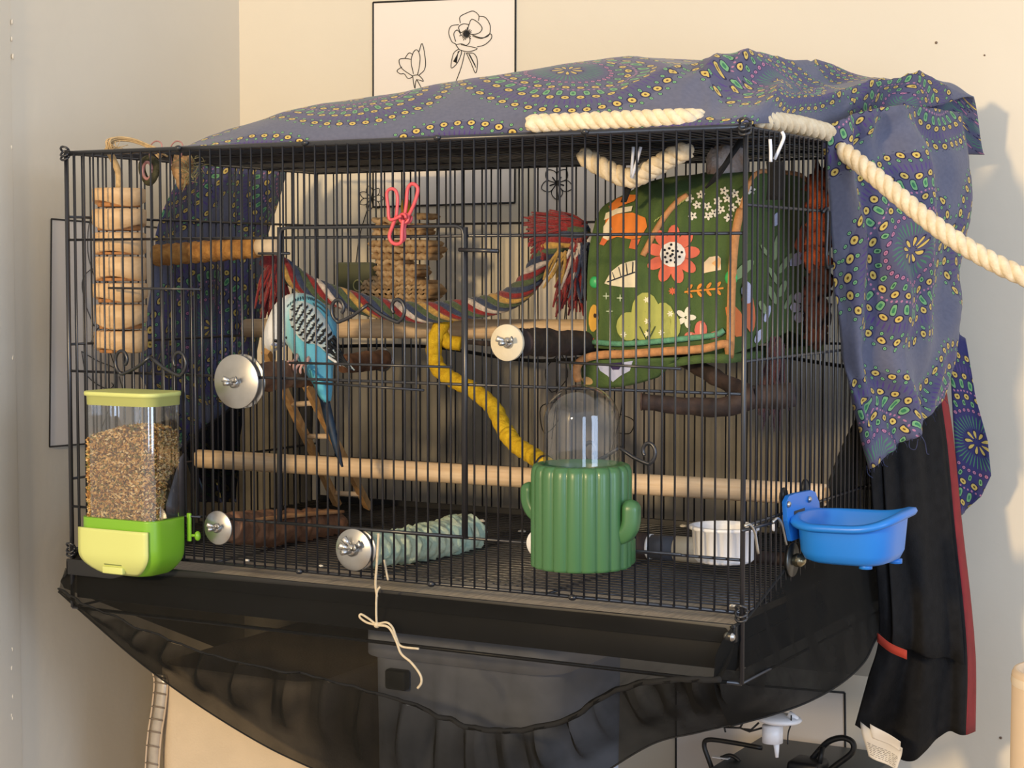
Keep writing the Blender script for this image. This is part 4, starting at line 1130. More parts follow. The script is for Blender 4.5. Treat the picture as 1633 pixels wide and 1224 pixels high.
for i, (x_, y_) in enumerate(((468, 578), (486, 582))):
    a_ = at(x_+8, y_-14, YB-.012)
    f0 = at(x_, y_, YB-.026)
    b = MB(); b.tube([a_, f0], [.0024, .0018], 8)
    for dx in (-.004, 0, .004):
        b.tube(spline([f0, f0+V(dx, -.004, .001), f0+V(dx*1.5-.001, -.0065, -.004), f0+V(dx*1.6-.001, -.006, -.009)], 3), [.0015]*9+[.0007], 6)
    b.build('foot', pinkf, bird)

# ------------------------------------------------------------------ floral hut
hut = thing('fabric_hut', 'green fabric bird hut printed with flowers and leaves', 'bird hut', V(.62, .26, .215))
gm = mat('green_floral_cotton', srgb(80, 102, 50), .9, col2=srgb(70, 92, 46), scale=30, bump=.3, bscale=500)
gm2 = mat('green_fleece_lining', srgb(104, 164, 128), .95, var=.2, scale=200, bump=.6, bscale=500)
om = mat('orange_piping', srgb(206, 146, 92), .85, var=.2, scale=200, bump=.4, bscale=500)
HX0, HX1, HY0, HY1 = .540, .690, .140, .395
def hutp(u, a_):
    """u along X (0..1), a_ from front-bottom (0) over the top to back-bottom (1)"""
    x = lerp(HX0, HX1, u)
    e = 1-.10*(abs(2*u-1)**3) ; top = lerp(.384, .393, ease(u)) - (.014*(1-u/.35)**2 if u < .35 else 0)
    yc, yr = (HY0+HY1)/2, (HY1-HY0)/2
    th = PI*a_; c_, s_ = math.cos(th), math.sin(th)
    sx = math.copysign(abs(c_)**.55, c_); sz = abs(s_)**.62
    y = yc - yr*sx*(1+.03*math.sin(PI*u)*1); z = lerp(.216+.004*(1-u), top, sz)
    wr_ = .0022*nz(u*7, a_*9, 2)+.0016*math.sin(a_*26+u*5)*(.4+.6*nz(u*4, a_*4))
    puff = .006*math.sin(PI*u)
    return V(x + .004*math.sin(PI*a_)*(2*u-1), y-sx*(wr_+puff), z+sz*(wr_+.5*puff))
NU, NA = 30, 44
hg = [[hutp(i/NU, j/NA) for i in range(NU+1)] for j in range(NA+1)]
hb = MB(); hb.grid(hg)
# right end face, puffed outward
cap = []
for r_ in range(7):
    f_ = r_/6; row = []
    for j in range(NA+1):
        p_ = hg[j][-1]; c_ = V(p_.x, (HY0+HY1)/2, .216+.0)
        q = c_.lerp(p_, 1-f_) if f_ < 1 else c_
        row.append(V(q.x+.012*math.sin(min(1, f_*1.5)*PI/2), q.y, lerp(p_.z, .235+.0*f_, f_*.999)))
    cap.append(row)
hb2 = MB(); hb2.grid(cap)
hb.build('shell', gm, hut); hb2.build('end_panel', gm, hut)
HB = BVHTree.FromPolygons([tuple(v) for v in hb.v]+[tuple(v) for v in hb2.v], hb.f+[tuple(i+len(hb.v) for i in f) for f in hb2.f])
def hpt(px, py, lift=.0012):
    return on(HB, px, py, lift)
# hanging floor pad with piping
pad = MB()
rws = []
for j in range(9):
    v_ = j/8; row = []
    for i in range(25):
        u_ = i/24; x_ = lerp(HX0-.012, HX1+.004, u_); row.append(V(x_, lerp(HY0-.014, HY1, v_), .212-.010*(1-u_)*(1-v_)**2+.002*math.sin(u_*9)))
    rws.append(row)
pad.grid(rws).build('floor_pad', gm, hut, solid=.008)
pipe = [hpt(1166, 352, .002), hpt(1163, 400, .002), hpt(1160, 450, .002), hpt(1162, 500, .002)]
pipe = [q for q in pipe if q]
endl = [hg[j][-1]+V(.001, -.002, .001) for j in range(0, NA+1, 2)]
frontl = [at(1158, 548, .128), at(1120, 556, .124), at(1060, 560, .120), at(1000, 564, .118), at(955, 566, .117), at(928, 574, .118), at(919, 590, .120), at(922, 606, .125)]
MB().tube(spline(endl[:6][::-1]+frontl, 4), .0042, 8).build('piping', om, hut)
MB().tube(spline(endl[5:], 3), .0022, 8).build('piping', om, hut)
sm_ = [hpt(x_, y_, .0012) for x_, y_ in ((1026, 408), (1036, 388), (1048, 366), (1062, 345), (1078, 326), (1096, 313))]
sm_ = [q for q in sm_ if q]
if len(sm_) > 2: MB().tube(spline(sm_, 4), .0030, 8).build('piping', om, hut)
gl = [hpt(x_, y_, .003) for x_, y_ in ((950, 545), (990, 548), (1040, 545), (1090, 540), (1140, 534), (1156, 526))]
gl = [q for q in gl if q]
if len(gl) > 2: MB().tube(spline(gl, 4), .0028, 8).build('fleece_edge', gm2, hut)
# lower flap, hanging in front of the waterer
fl_ = []
for j in range(9):
    v_ = j/8; row = []
    for i in range(17):
        u_ = i/16; px_ = lerp(928, lerp(1082, 1050, v_), u_); py_ = lerp(574-4*u_, lerp(616, 600, u_)+8*math.sin(PI*u_), v_)
        row.append(at(px_, py_, .124+.012*v_-.006*math.sin(PI*u_)))
    fl_.append(row)
fbm = MB(); fbm.grid(fl_); fbm.build('lower_flap', gm, hut, solid=.002)
FBV = BVHTree.FromPolygons([tuple(v) for v in fbm.v], fbm.f)
# printed motifs laid on the fabric
PC = {}
def pcol(rgb):
    if rgb not in PC: PC[rgb] = mat('print_%d_%d_%d' % rgb, srgb(*rgb), .85, var=.08, scale=120)
    return PC[rgb]
def motif(name, poly, rgb, bv=HB, lift=.0013, sub=3):
    """poly in photo pixels, laid onto the fabric as a thin printed patch"""
    cx_ = sum(p_[0] for p_ in poly)/len(poly); cy_ = sum(p_[1] for p_ in poly)/len(poly)
    rws = []
    dense = []
    for i in range(len(poly)):
        a_, b2 = poly[i], poly[(i+1) % len(poly)]
        for k_ in range(2): dense.append((lerp(a_[0], b2[0], k_/2), lerp(a_[1], b2[1], k_/2)))
    for r_ in range(sub+1):
        f_ = max(.02, r_/sub); row = []
        for x_, y_ in dense:
            q = on(bv, lerp(cx_, x_, f_), lerp(cy_, y_, f_), lift)
            if q is None: return None
            row.append(q)
        rws.append(row)
    # drop patches that would bridge between two surfaces
    flat_ = [q for r_ in rws for q in r_]
    mx_ = max((rws[-1][i]-rws[-1][i-1]).length for i in range(len(dense)))
    if mx_ > .03: return None
    b = MB(); b.grid(rws, closed=True)
    return b.build(name, pcol(rgb), hut)
def ell(cx_, cy_, a_, b2, rot_=0, n_=14):
    return [(cx_+a_*math.cos(2*PI*i/n_)*math.cos(rot_)-b2*math.sin(2*PI*i/n_)*math.sin(rot_), cy_+a_*math.cos(2*PI*i/n_)*math.sin(rot_)+b2*math.sin(2*PI*i/n_)*math.cos(rot_)) for i in range(n_)]
CR, OR, CO, LG, DG, LAV = (240, 226, 190), (234, 132, 50), (226, 112, 84), (178, 180, 92), (30, 40, 30), (196, 200, 224)
# coral daisy
for i in range(9):
    a_ = 2*PI*i/9-1.5; motif('petal', ell(1073+28*math.cos(a_), 406+31*math.sin(a_), 16, 9.5, a_), CO)
motif('flower_centre', ell(1074, 406, 20, 20), (242, 236, 224), lift=.0019)
for i in range(16):
    a_ = i*2.4; rr = 3.6*math.sqrt(i); motif('seed_dot', ell(1074+rr*math.cos(a_)*1.1, 406+rr*math.sin(a_)*1.1, 2.1, 2.1, 0, 8), (26, 24, 28), lift=.0025, sub=1)
# fox on the left
motif('fox_body', [(962, 375), (968, 350), (985, 342), (1010, 340), (1030, 348), (1033, 362), (1022, 380), (1008, 382), (985, 378), (968, 385)], OR)
motif('fox_head', [(972, 330), (985, 318), (1005, 312), (1018, 312), (1012, 322), (990, 330), (975, 340)], OR)
motif('fox_scarf', [(965, 352), (968, 341), (985, 334), (1010, 330), (1008, 338), (985, 342), (970, 350)], CR, lift=.0017)
motif('fox_leg', [(1008, 382), (1022, 382), (1015, 398), (1004, 396)], (220, 110, 60))
motif('fox_leg', [(962, 378), (970, 384), (964, 392), (957, 390)], (220, 110, 60))
motif('fox_bib', [(964, 362), (974, 348), (978, 366), (972, 384), (963, 380)], CR, lift=.0018)
# cream leaves
motif('cream_leaf', [(965, 452), (975, 434), (990, 422), (1005, 417), (1016, 415), (1016, 440), (1015, 458), (995, 458), (975, 455)], CR)
for a_, b2 in (((970, 450), (1014, 434)), ((982, 446), (978, 434)), ((992, 442), (988, 426)), ((1002, 438), (1000, 420)), ((1010, 436), (1011, 418))):
    motif('leaf_vein', [(a_[0]-.8, a_[1]-.8), (b2[0]-.8, b2[1]-.8), (b2[0]+.8, b2[1]+.8), (a_[0]+.8, a_[1]+.8)], (40, 44, 52), lift=.0019, sub=1)
motif('mushroom', [(1122, 436), (1122, 420), (1132, 410), (1146, 408), (1150, 412), (1150, 430), (1140, 432), (1130, 434)], (244, 214, 170))
motif('mushroom_tip', [(1136, 420), (1148, 410), (1150, 420), (1146, 428)], (240, 180, 110), lift=.0018)
# white blossom spray at the top
for i in range(17):
    px_, py_ = ((1100, 318), (1118, 312), (1112, 328), (1105, 345), (1130, 345), (1145, 322), (1160, 318), (1172, 310), (1150, 335), (1128, 330), (1168, 332), (1182, 340), (1162, 348), (1180, 322), (1140, 340), (1155, 306), (1196, 304))[i]
    for k_ in range(5):
        a_ = 2*PI*k_/5+i; motif('blossom_petal', ell(px_+4*math.cos(a_), py_+3.6*math.sin(a_), 3.6, 2.0, a_, 8), (238, 232, 214), sub=1)
    motif('blossom_centre', ell(px_, py_, 1.5, 1.5, 0, 6), (50, 50, 50), lift=.0018, sub=1)
for i in range(12):
    px_, py_ = 1046+i*4.4, 352-i*3.0; motif('grass_dash', ell(px_, py_, 3.4, .9, -.9, 6), (176, 190, 110), sub=1)
# pale green bush
for e in (ell(1030, 497, 22, 31), ell(1004, 520, 20, 23), ell(1058, 512, 20, 30), ell(1070, 520, 16, 23), ell(1040, 528, 30, 18)): motif('bush', e, LG, lift=.0014)
for px_, py_ in ((1033, 478), (1034, 512), (1070, 500), (1056, 530), (996, 533), (1034, 532)):
    for k_ in range(3):
        a_ = PI*k_/3; motif('star', ell(px_, py_, 5.5, 1.4, a_, 8), (244, 238, 200), lift=.0021, sub=1)
for a_, b2 in (((1034, 545), (1034, 525)), ((1034, 545), (1022, 520)), ((1034, 545), (1046, 520))):
    motif('stem', [(a_[0]-1, a_[1]), (b2[0]-1, b2[1]), (b2[0]+1, b2[1]), (a_[0]+1, a_[1])], (70, 84, 50), lift=.002, sub=1)
# orange fern
for i in range(4):
    x_ = 1094+i*15
    motif('fern', [(x_-2, 464-i*1.5), (x_+15, 462-i*1.5), (x_+15, 465-i*1.5), (x_-2, 467-i*1.5)], (222, 140, 50), sub=1)
    for sg in (-1, 1): motif('fern', ell(x_+7, 464-i*1.5+sg*6, 6, 2.6, sg*.9, 8), (222, 140, 50), sub=1)
for px_, py_ in ((1073, 464), (948, 545)):
    for k_ in range(4): motif('red_star', ell(px_, py_, 6.5, 1.5, PI*k_/4, 8), (220, 104, 70), sub=1)
for px_, py_ in ((968, 472), (990, 475), (973, 496)):
    for k_ in range(2): motif('sparkle', ell(px_, py_, 6, .8, PI*k_/2, 8), (214, 226, 190), sub=1)
motif('yellow_bird', ell(948, 507, 8, 22, .05), (230, 176, 70)); motif('bird_eye', ell(951, 503, 2.4, 3.6), (60, 40, 30), lift=.0019, sub=1)
for k_ in range(5):
    a_ = 2*PI*k_/5; motif('white_petal', ell(1094+9*math.cos(a_), 506+10*math.sin(a_), 8, 4.5, a_, 10), (240, 232, 206))
for e in ((1118, 526, 10, 15, 0), (1102, 536, 10, 7, .2), (1140, 534, 13, 6, -.25)):
    motif('coral_bud', ell(*e), (214, 112, 92)); motif('bud_stripe', ell(e[0], e[1], 1.6, e[3]*.8, e[4]), (238, 180, 150), lift=.0019, sub=1)
# right end print
for e in ((1184, 430, 8, 22, .8), (1236, 395, 4, 20, .1), (1250, 420, 5, 20, .6), (1232, 440, 4, 16, -.5), (1246, 460, 5, 14, .4), (1230, 470, 5, 16, -.4), (1256, 480, 4, 14, .5), (1218, 400, 3, 12, -.6), (1215, 490, 5, 12, -.5)):
    motif('sage_leaf', ell(*e), (140, 160, 112))
motif('orange_leaf', [(1157, 490), (1168, 485), (1180, 498), (1186, 515), (1185, 535), (1172, 537), (1162, 520)], (222, 122, 66))
motif('dipped_leaf', ell(1192, 492, 10, 38, -.12), (212, 116, 76)); motif('dipped_tip', ell(1189, 466, 9, 18, -.1), LAV, lift=.0019)
motif('white_bell', ell(1222, 500, 4, 14, .3), LAV); motif('white_bell', ell(1236, 350, 5, 11, .2), LAV); motif('white_bell', ell(1208, 536, 5, 12, .4), LAV)
motif('fox_tail', [(1264, 392), (1272, 370), (1280, 352), (1284, 372), (1282, 400), (1272, 405)], (198, 112, 70)); motif('fox_tail_tip', [(1258, 415), (1266, 404), (1280, 400), (1283, 416), (1270, 424), (1258, 424)], LAV)
for i in range(6):
    a_ = 2*PI*i/6; motif('white_petal', ell(1278+11*math.cos(a_), 490+18*math.sin(a_), 9, 8, a_, 10), (226, 214, 226))
for k_ in range(5): motif('black_squiggle', ell(1277+2*math.sin(k_*2), 478+k_*6, 2.6, 3.0, 0, 8), (24, 24, 40), lift=.002, sub=1)
# lower flap print
motif('lavender_flower', [(952, 577), (975, 580), (1010, 574), (1005, 590), (990, 598), (978, 608), (970, 598), (958, 590)], LAV, bv=FBV); motif('flower_heart', [(972, 578), (995, 576), (988, 588), (978, 588)], (52, 40, 84), bv=FBV, lift=.0017)
motif('tan_patch', ell(938, 606, 9, 6, .4), (206, 170, 110), bv=FBV); motif('wine_patch', ell(1035, 602, 12, 4, -.2), (116, 66, 66), bv=FBV); motif('teal_patch', ell(1056, 594, 6, 5), (60, 150, 104), bv=FBV)
# snap buttons
snap = mat('green_snap', srgb(62, 178, 98), .35)
for px_, py_, r_ in ((1166, 443, .0072), (949, 450, .0058)):
    q = hpt(px_, py_, .001)
    if q: MB().ball(q, r_, 18, 10, (.9, .45, 1)).build('snap_button', snap, hut)

# ------------------------------------------------------------------ seed feeder
fx0, fx1, fy0, fy1 = .069, .1575, -.059, -.005
zt, zb = at(240, 640, fy0).z, at(240, 832, fy0).z
t = thing('seed_feeder', 'clear hopper seed feeder with a lime green base on the left bars', 'feeder', V((fx0+fx1)/2, (fy0+fy1)/2, at(200, 920, fy0).z))
clp = clear('clear_styrene', (.93, .94, .95), 3.0)
def rrect(x0, y0, x1, y1, r_, n_=5):
    out = []
    for (cx_, cy_, s_) in ((x1-r_, y1-r_, 0), (x0+r_, y1-r_, 1), (x0+r_, y0+r_, 2), (x1-r_, y0+r_, 3)):
        for i in range(n_+1):
            a_ = PI/2*(s_+i/n_); out.append((cx_+r_*math.cos(a_), cy_+r_*math.sin(a_)))
    return out
rr_ = rrect(fx0, fy0, fx1, fy1, .0145, 12)
MB().grid([[V(x_, y_, z_) for x_, y_ in rr_] for z_ in (zb-.003, zb+.02, zt-.02, zt)], closed=True).build('hopper', clp, t)
lidm = mat('pale_lime_plastic', srgb(206, 212, 128), .4)
def capped(name, outs, M, t):
    b = MB(); n_ = len(outs[0][0]); b.grid([[V(x_, y_, z_) for x_, y_ in o_] for o_, z_ in outs], closed=True)
    b.f.append(tuple(reversed(range(n_)))); b.f.append(tuple(range((len(outs)-1)*n_, len(outs)*n_))); b.sm += [False, False]
    return b.build(name, M, t)
def RR(e, r_=.0135): return rrect(fx0-e, fy0-e, fx1+e, fy1+min(e, .001), r_+e)
capped('lid', [(RR(.0005), zt-.006), (RR(.0008), zt+.003), (RR(.0030), zt+.0032), (RR(.0035), zt+.0055), (RR(.0028), zt+.0075)], lidm, t)
grm = mat('lime_plastic', srgb(122, 176, 44), .35)
zbb = at(200, 920, fy0).z
def baseo(z_):
    q = (z_-zbb)/(zb-zbb); q = max(0, min(1, q)); k_ = .022*(1-min(1, q/.45))**2.2
    return rrect(fx0-.0045+k_*.9, fy0-.0035+k_*.5, fx1+.0045-k_*.9, fy1+.0005, .014)
zs = [zbb+(zb-zbb)*q for q in (0, .03, .08, .15, .25, .35, .5, .75, .97, 1.0)]
capped('base', [(baseo(z_), z_) for z_ in zs], grm, t)
# pale front drawer
def drawp(u_, q):
    z_ = lerp(zbb+.002, zb-.010, q); k_ = .022*(1-min(1, q*.9/.45))**2.2 if q*.9 < .45 else 0
    x_ = lerp(fx0-.002+k_, fx1-.001-k_, u_); y_ = fy0-.0062+k_*.5+.002*abs(2*u_-1)**6
    return V(x_, y_, z_)
dr = MB().grid([[drawp(i/16, j/16) for i in range(17)] for j in range(17)]).build('drawer', lidm, t, solid=.003)
c0 = drawp(.52, .20)
MB().box((c0.x-.015, c0.y-.0035, c0.z-.008), (c0.x+.011, c0.y+.002, c0.z-.001), .001).build('finger_grip', lidm, dr)
MB().box((c0.x-.0135, c0.y-.0026, c0.z+.0005), (c0.x+.0095, c0.y-.0012, c0.z+.0035), .0005).build('grip_slot', mat('olive_slot', srgb(120, 130, 70), .6), dr)
MB().tube([V(fx1+.003, -.004, zb-.020), V(fx1+.013, -.001, zb-.020)], .0016, 8).build('hook', grm, t)
MB().ball(V(fx1+.013, -.003, zb-.020), .0042, 14, 10, (.8, .8, 1.2)).build('hook_knob', grm, t)
MB().box((fx1+.001, -.006, zb-.026), (fx1+.006, -.003, zb+.003), .001).build('hook_plate', grm, t)
# grey inner chute
chute = mat('smoked_plastic', srgb(86, 80, 78), .4)
z_h = at(293, 722, fy1).z
b = MB(); b.grid([[V(fx1-.0015, y_, z_) for y_, z_ in ((fy1-.001, lerp(zb, z_h, q)), (lerp(fy1, fy0, .55*min(1, 1.25-q)), lerp(zb, z_h, q*.93)))] for q in (0, .25, .5, .75, .9, 1)])
b.build('chute', chute, t, solid=.001)
# the seed heap: solid core under a skin of loose seeds
core = mat('seed_mass', srgb(150, 116, 70), .9, col2=srgb(92, 68, 40), scale=220, bump=1, bscale=500)
ztop = lambda x_: interp([(fx0, at(135, 700, fy0).z), (fx0+.025, at(160, 690, fy0).z), (fx0+.05, at(190, 682, fy0).z), (fx1, at(240, 690, fy0).z)], x_) + .002*nz(x_*300)
def heap_path(inset, r_=.0145, n_=10):
    '''front face, rounded corner and right face of the heap, seen from above'''
    x1_, y0_ = fx1-inset, fy0+inset; r_ -= inset
    pts = [(lerp(fx0+.004, x1_-r_, k_/12), y0_) for k_ in range(12)]
    pts += [(x1_-r_+r_*math.sin(PI/2*k_/n_), y0_+r_-r_*math.cos(PI/2*k_/n_)) for k_ in range(n_+1)]
    return pts + [(x1_, lerp(y0_+r_, fy1-.010, k_/10)) for k_ in range(1, 11)]
def zlow(x_, y_):
    return interp([(0, z_h), (.5, lerp(zb, z_h, .6)), (.64, zb-.003)], (fy1-y_)/(fy1-fy0)) if x_ > fx1-.006 else zb-.003
hp = heap_path(.0030)
b = MB(); b.grid([[V(x_, y_, lerp(zlow(x_, y_), ztop(x_)-.001, q)) for x_, y_ in hp] for q in (0, .25, .5, .75, 1)])
b.add([V(x_, y_, ztop(x_)-.001) for x_, y_ in hp]+[V(fx0+.004, fy1-.010, ztop(fx0))], [tuple(range(len(hp)+1))], False)
b.build('seed_core', core, t)
sdm = bpy.data.materials.new('mixed_seed'); sdm.use_nodes = True
nt = sdm.node_tree; ge = nt.nodes.new('ShaderNodeNewGeometry'); rm = nt.nodes.new('ShaderNodeValToRGB'); nt.links.new(ge.outputs['Random Per Island'], rm.inputs[0]); nt.links.new(rm.outputs[0], nt.nodes['Principled BSDF'].inputs['Base Color'])
nt.nodes['Principled BSDF'].inputs['Roughness'].default_value = .5
el = rm.color_ramp.elements
for ps, c_ in ((.18, (190, 144, 80)), (.38, (216, 178, 112)), (.58, (150, 104, 54)), (.74, (128, 116, 58)), (.88, (232, 208, 160))):
    e = el.new(ps); e.color = (*srgb(*c_), 1)
el[0].color = (*srgb(104, 72, 40), 1); el[-1].color = (*srgb(176, 128, 72), 1)
rm.color_ramp.interpolation = 'CONSTANT'
sd = MB(); so = [V(0, 0, 1), V(0, 0, -1)]+[V(math.cos(q*PI/2), math.sin(q*PI/2), 0) for q in range(4)]
sfc = [(0, 2, 3), (0, 3, 4), (0, 4, 5), (0, 5, 2), (1, 3, 2), (1, 4, 3), (1, 5, 4), (1, 2, 5)]
from mathutils import Euler
SP_ = [(v.x, v.y) for v in resample([V(x_, y_, 0) for x_, y_ in heap_path(.0026)], .0004)]
for i in range(5200):
    q = random.random()
    if q < .88:
        x_, y_ = SP_[random.randrange(len(SP_))]; p_ = V(x_, y_, random.uniform(zlow(x_, y_), ztop(x_)))
    else:
        p_ = V(random.uniform(fx0+.004, fx1-.008), random.uniform(fy0+.008, fy1-.010), 0); p_.z = ztop(p_.x)+.0008
    R_ = Euler((random.uniform(0, 6), random.uniform(0, 6), random.uniform(0, 6))).to_matrix(); s_ = random.uniform(.0013, .0022)
    sd.add([p_+R_ @ V(v.x*s_*.8, v.y*s_*.6, v.z*s_*1.6) for v in so], sfc, False)
so_ = sd.build('seeds', sdm, t); so_['kind'] = 'stuff'

# ------------------------------------------------------------------ cactus waterer
cc = V(.6293, -.050, 0); zc0, zc1 = .0374, .1278
t = thing('cactus_waterer', 'green cactus shaped water dispenser with a clear dome', 'water dispenser', V(cc.x, cc.y, zc0))
cg = mat('cactus_green_plastic', srgb(64, 108, 66), .36, coat=.1)
ribs = 20
def cf(a_, i): return 1+.075*(abs(math.cos(a_*ribs/2))**.55-.75)
Rc = .0436
prof = [(.0001, zc0), (.038, zc0), (Rc*.985, zc0+.001), (Rc, zc0+.003), (Rc, zc1-.010), (Rc*.99, zc1-.005), (Rc*.955, zc1-.0015), (Rc*.90, zc1), (.036, zc1), (.035, zc1-.004), (.0335, zc1-.012)]
MB().lathe(prof, cc, ribs*10, fn=lambda a_, i: cf(a_, i) if 2 <= i <= 7 else 1).build('body', cg, t)
MB().lathe([(.0001, zc0+.001), (.030, zc0+.001), (.031, zc0+.003), (.031, zc0+.022), (.028, zc0+.025), (.0001, zc0+.025)], cc+V(.008, .022, 0), 40).build('drink_cup', cg, t)
dm = clear('clear_dome', (.92, .93, .95), 1.5); Rd = .0332; zd = .1968
pr = [(Rd, zc1-.010), (Rd, zd-Rd*.95)]+[(Rd*math.cos(a_), zd-Rd*.95+Rd*.95*math.sin(a_)) for a_ in [PI/2*i/12 for i in range(1, 12)]]+[(.0004, zd)]
MB().lathe(pr, cc, 48).build('dome', dm, t)
def carm(pts, r_, name):
    P_ = resample(spline(pts, 8), .0015); N_ = len(P_); b = MB(); n_ = 20
    b.tube(P_, [r_*min(1, math.sqrt(max(.02, 1-max(0, 1-(N_-1-i)/(r_/.0015))**2))) for i in range(N_)], n_)
    for i, v in enumerate(b.v):
        c_ = P_[min(N_-1, i//n_)]; b.v[i] = c_+(v-c_)*(1+.06*math.cos((i % n_)*2*PI/n_*5))
    b.build(name, cg, t)
ry = cc.y-.004
carm([at(868, 826, ry), at(852, 815, ry), at(844, 796, ry), at(844, 768, ry)], .0070, 'arm')
carm([at(980, 854, ry), at(996, 850, ry), at(1005, 834, ry), at(1006, 796, ry)], .0085, 'arm')

# ------------------------------------------------------------------ blue bath dish
t = thing('blue_bath_dish', 'bright blue plastic bath dish on the right side bars', 'dish', V(.845, .12, .040))
bl = mat('blue_plastic', srgb(36, 124, 214), .35)
xs_ = W+.004
pl = [atx(px_, py_, xs_+.003) for px_, py_ in ((1256, 862), (1249, 830), (1247, 800), (1252, 790), (1262, 786), (1288, 781), (1294, 784), (1300, 800), (1302, 822), (1282, 852))]
b = MB(); b.prism(pl, V(.004, 0, 0)); b.build('mount_plate', bl, t)
for px_, py_ in ((1258, 804), (1291, 796)):
    MB().ball(atx(px_, py_, xs_+.008), .0030, 12, 8, (.7, 1, 1)).build('screw', steel, t)
sl = atx(1276, 818, xs_+.0075)
MB().box((xs_+.0066, sl.y-.015, sl.z-.0045), (xs_+.0076, sl.y+.013, sl.z+.0035), .0004).build('slot', blackp, t)
bx, by = [(1249, 790), (1284, 778)], None
for px_, py_ in ((1250, 792), (1284, 778)):
    MB().ball(atx(px_, py_, W-.002), .0075, 12, 8, (.5, 1, 1.2)).build('clamp_nut', blackp, t)
# bowl: superellipse plan, flared rim that dips at the front corner and lifts at the tip
bcx, bcy, ba, bb_ = .8170, .126, .0475, .047
ZR, ZB = .0700, .0330
def bowl(a_, s_, z_):
    c_, q = math.cos(a_), math.sin(a_); n_ = .62
    return V(bcx+ba*s_*math.copysign(abs(c_)**n_, c_), bcy+bb_*s_*math.copysign(abs(q)**n_, q), z_)
def rimz(a_): return .0085*max(0, math.cos(a_-.15))**2 - .0035*max(0, math.cos(a_+1.9))**3 + .003*max(0, math.cos(a_+2.9))**4
nb = 72; an = [2*PI*i/nb for i in range(nb)]
rowsb = [[bowl(a_, .02, ZB) for a_ in an], [bowl(a_, .70, ZB) for a_ in an], [bowl(a_, .84, ZB+.003) for a_ in an], [bowl(a_, .91, ZB+.010) for a_ in an], [bowl(a_, .955, ZR-.006+rimz(a_)*.7) for a_ in an],
         [bowl(a_, .965, ZR-.002+rimz(a_)) for a_ in an], [bowl(a_, 1.10, ZR-.003+rimz(a_)) for a_ in an], [bowl(a_, 1.13, ZR+rimz(a_)) for a_ in an], [bowl(a_, 1.10, ZR+.003+rimz(a_)) for a_ in an],
         [bowl(a_, .97, ZR+.0035+rimz(a_)) for a_ in an], [bowl(a_, .92, ZR+.001+rimz(a_)) for a_ in an], [bowl(a_, .88, ZB+.012) for a_ in an], [bowl(a_, .78, ZB+.004) for a_ in an], [bowl(a_, .02, ZB+.003) for a_ in an]]
MB().grid(rowsb, closed=True).build('bowl', bl, t)
for dx, dy in ((.020, -.024), (.034, .020)):
    MB().tube([V(bcx+dx, bcy+dy, ZB+.001), V(bcx+dx, bcy+dy, ZB-.003)], .006, 14).build('foot', bl, t)

# ------------------------------------------------------------------ white hanging cup
cw = V(.7195, .058, 0); z0c, z1c = at(1178, 905, .03).z, at(1178, 838, .06).z
t = thing('white_cup', 'white ribbed plastic feed cup hooked inside the right corner', 'cup', V(cw.x, cw.y, z0c))
MB().lathe([(.0001, z0c), (.024, z0c), (.0268, z0c+.003), (.0290, z1c-.004), (.0320, z1c-.003), (.0324, z1c-.001), (.0315, z1c), (.0280, z1c), (.0270, z1c-.004), (.0245, z0c+.004), (.0001, z0c+.003)], cw, 96,
           fn=lambda a_, i: 1+.018*math.cos(a_*26) if 1 <= i <= 3 else 1).build('cup_body', white, t)
wm = mat('bright_wire', srgb(210, 206, 196), .3, .8)
for q in (((1188, 838), (1196, 836), (1204, 850), (1209, 882)), ((1232, 832), (1240, 826), (1248, 838), (1254, 868))):
    MB().tube(spline([atx(x_, y_, W+.005) for x_, y_ in q], 5), .0013, 8).build('wire_hook', wm, t)
MB().tube([atx(1183, 846, W+.002), atx(1238, 831, W+.002)], .0016, 8).build('cross_bar', black, t)
MB().ball(atx(1234, 839, W-.004), .0045, 10, 8, (.6, .6, 1)).build('hook_pad', white, t)

# pale cylinder perch and grey roller near the floor (right of the waterer)
t = thing('banded_perch', 'white and slate banded perch low between waterer and cup', 'perch', at(1080, 890, .16))
a_, b_ = at(1000, 868, .165), at(1150, 880, .165)
def seg(f0_, f1_, r_, M, nm): MB().tube([a_.lerp(b_, f0_), a_.lerp(b_, f1_)], r_, 20).build(nm, M, t)
seg(0, .24, .0130, darkbark, 'bark_end'); seg(.24, .27, .0125, white, 'white_band'); seg(.27, .53, .0120, mat('slate_band', srgb(74, 78, 88), .6), 'slate_band'); seg(.53, .92, .0125, mat('cream_band', srgb(228, 218, 196), .7, var=.08), 'cream_band'); seg(.92, 1.1, .0125, mat('grey_band', srgb(110, 112, 110), .6), 'grey_band')
t = thing('small_white_disc', 'white disc bolt peeking out left of the cactus waterer', 'bolt', at(853, 885, .005))
MB().lathe([(.0001, 0), (.013, 0), (.0135, .001), (.013, .003), (.0001, .003)], at(862, 866, -.004), 28, (0, -1, 0)).build('washer', white, t)
MB().tube([at(862, 866, -.004), at(862, 866, -.004)+V(0, .05, 0)], .004, 10).build('bolt', steel, t)
# glass-like washer right of the cup
p = atx(1262, 892, W+.004)
t = thing('side_washer', 'dull steel washer and bolt on the right bars under the blue dish', 'washer', p-V(0, 0, .016))
MB().lathe([(.0001, 0), (.0155, 0), (.016, .001), (.0155, .0022), (.0001, .0022)], p, 32, (1, 0, 0)).build('washer', mat('dull_steel', srgb(96, 96, 92), .35, .8), t)
MB().ball(p+V(.007, 0, 0), .0072, 14, 10, (1, 1, .9)).build('cap_nut', mat('brassy_steel', srgb(150, 142, 118), .25, .9), t)
MB().tube([p, p+V(-.05, 0, 0)], .006, 10).build('bolt', darkbark, t)

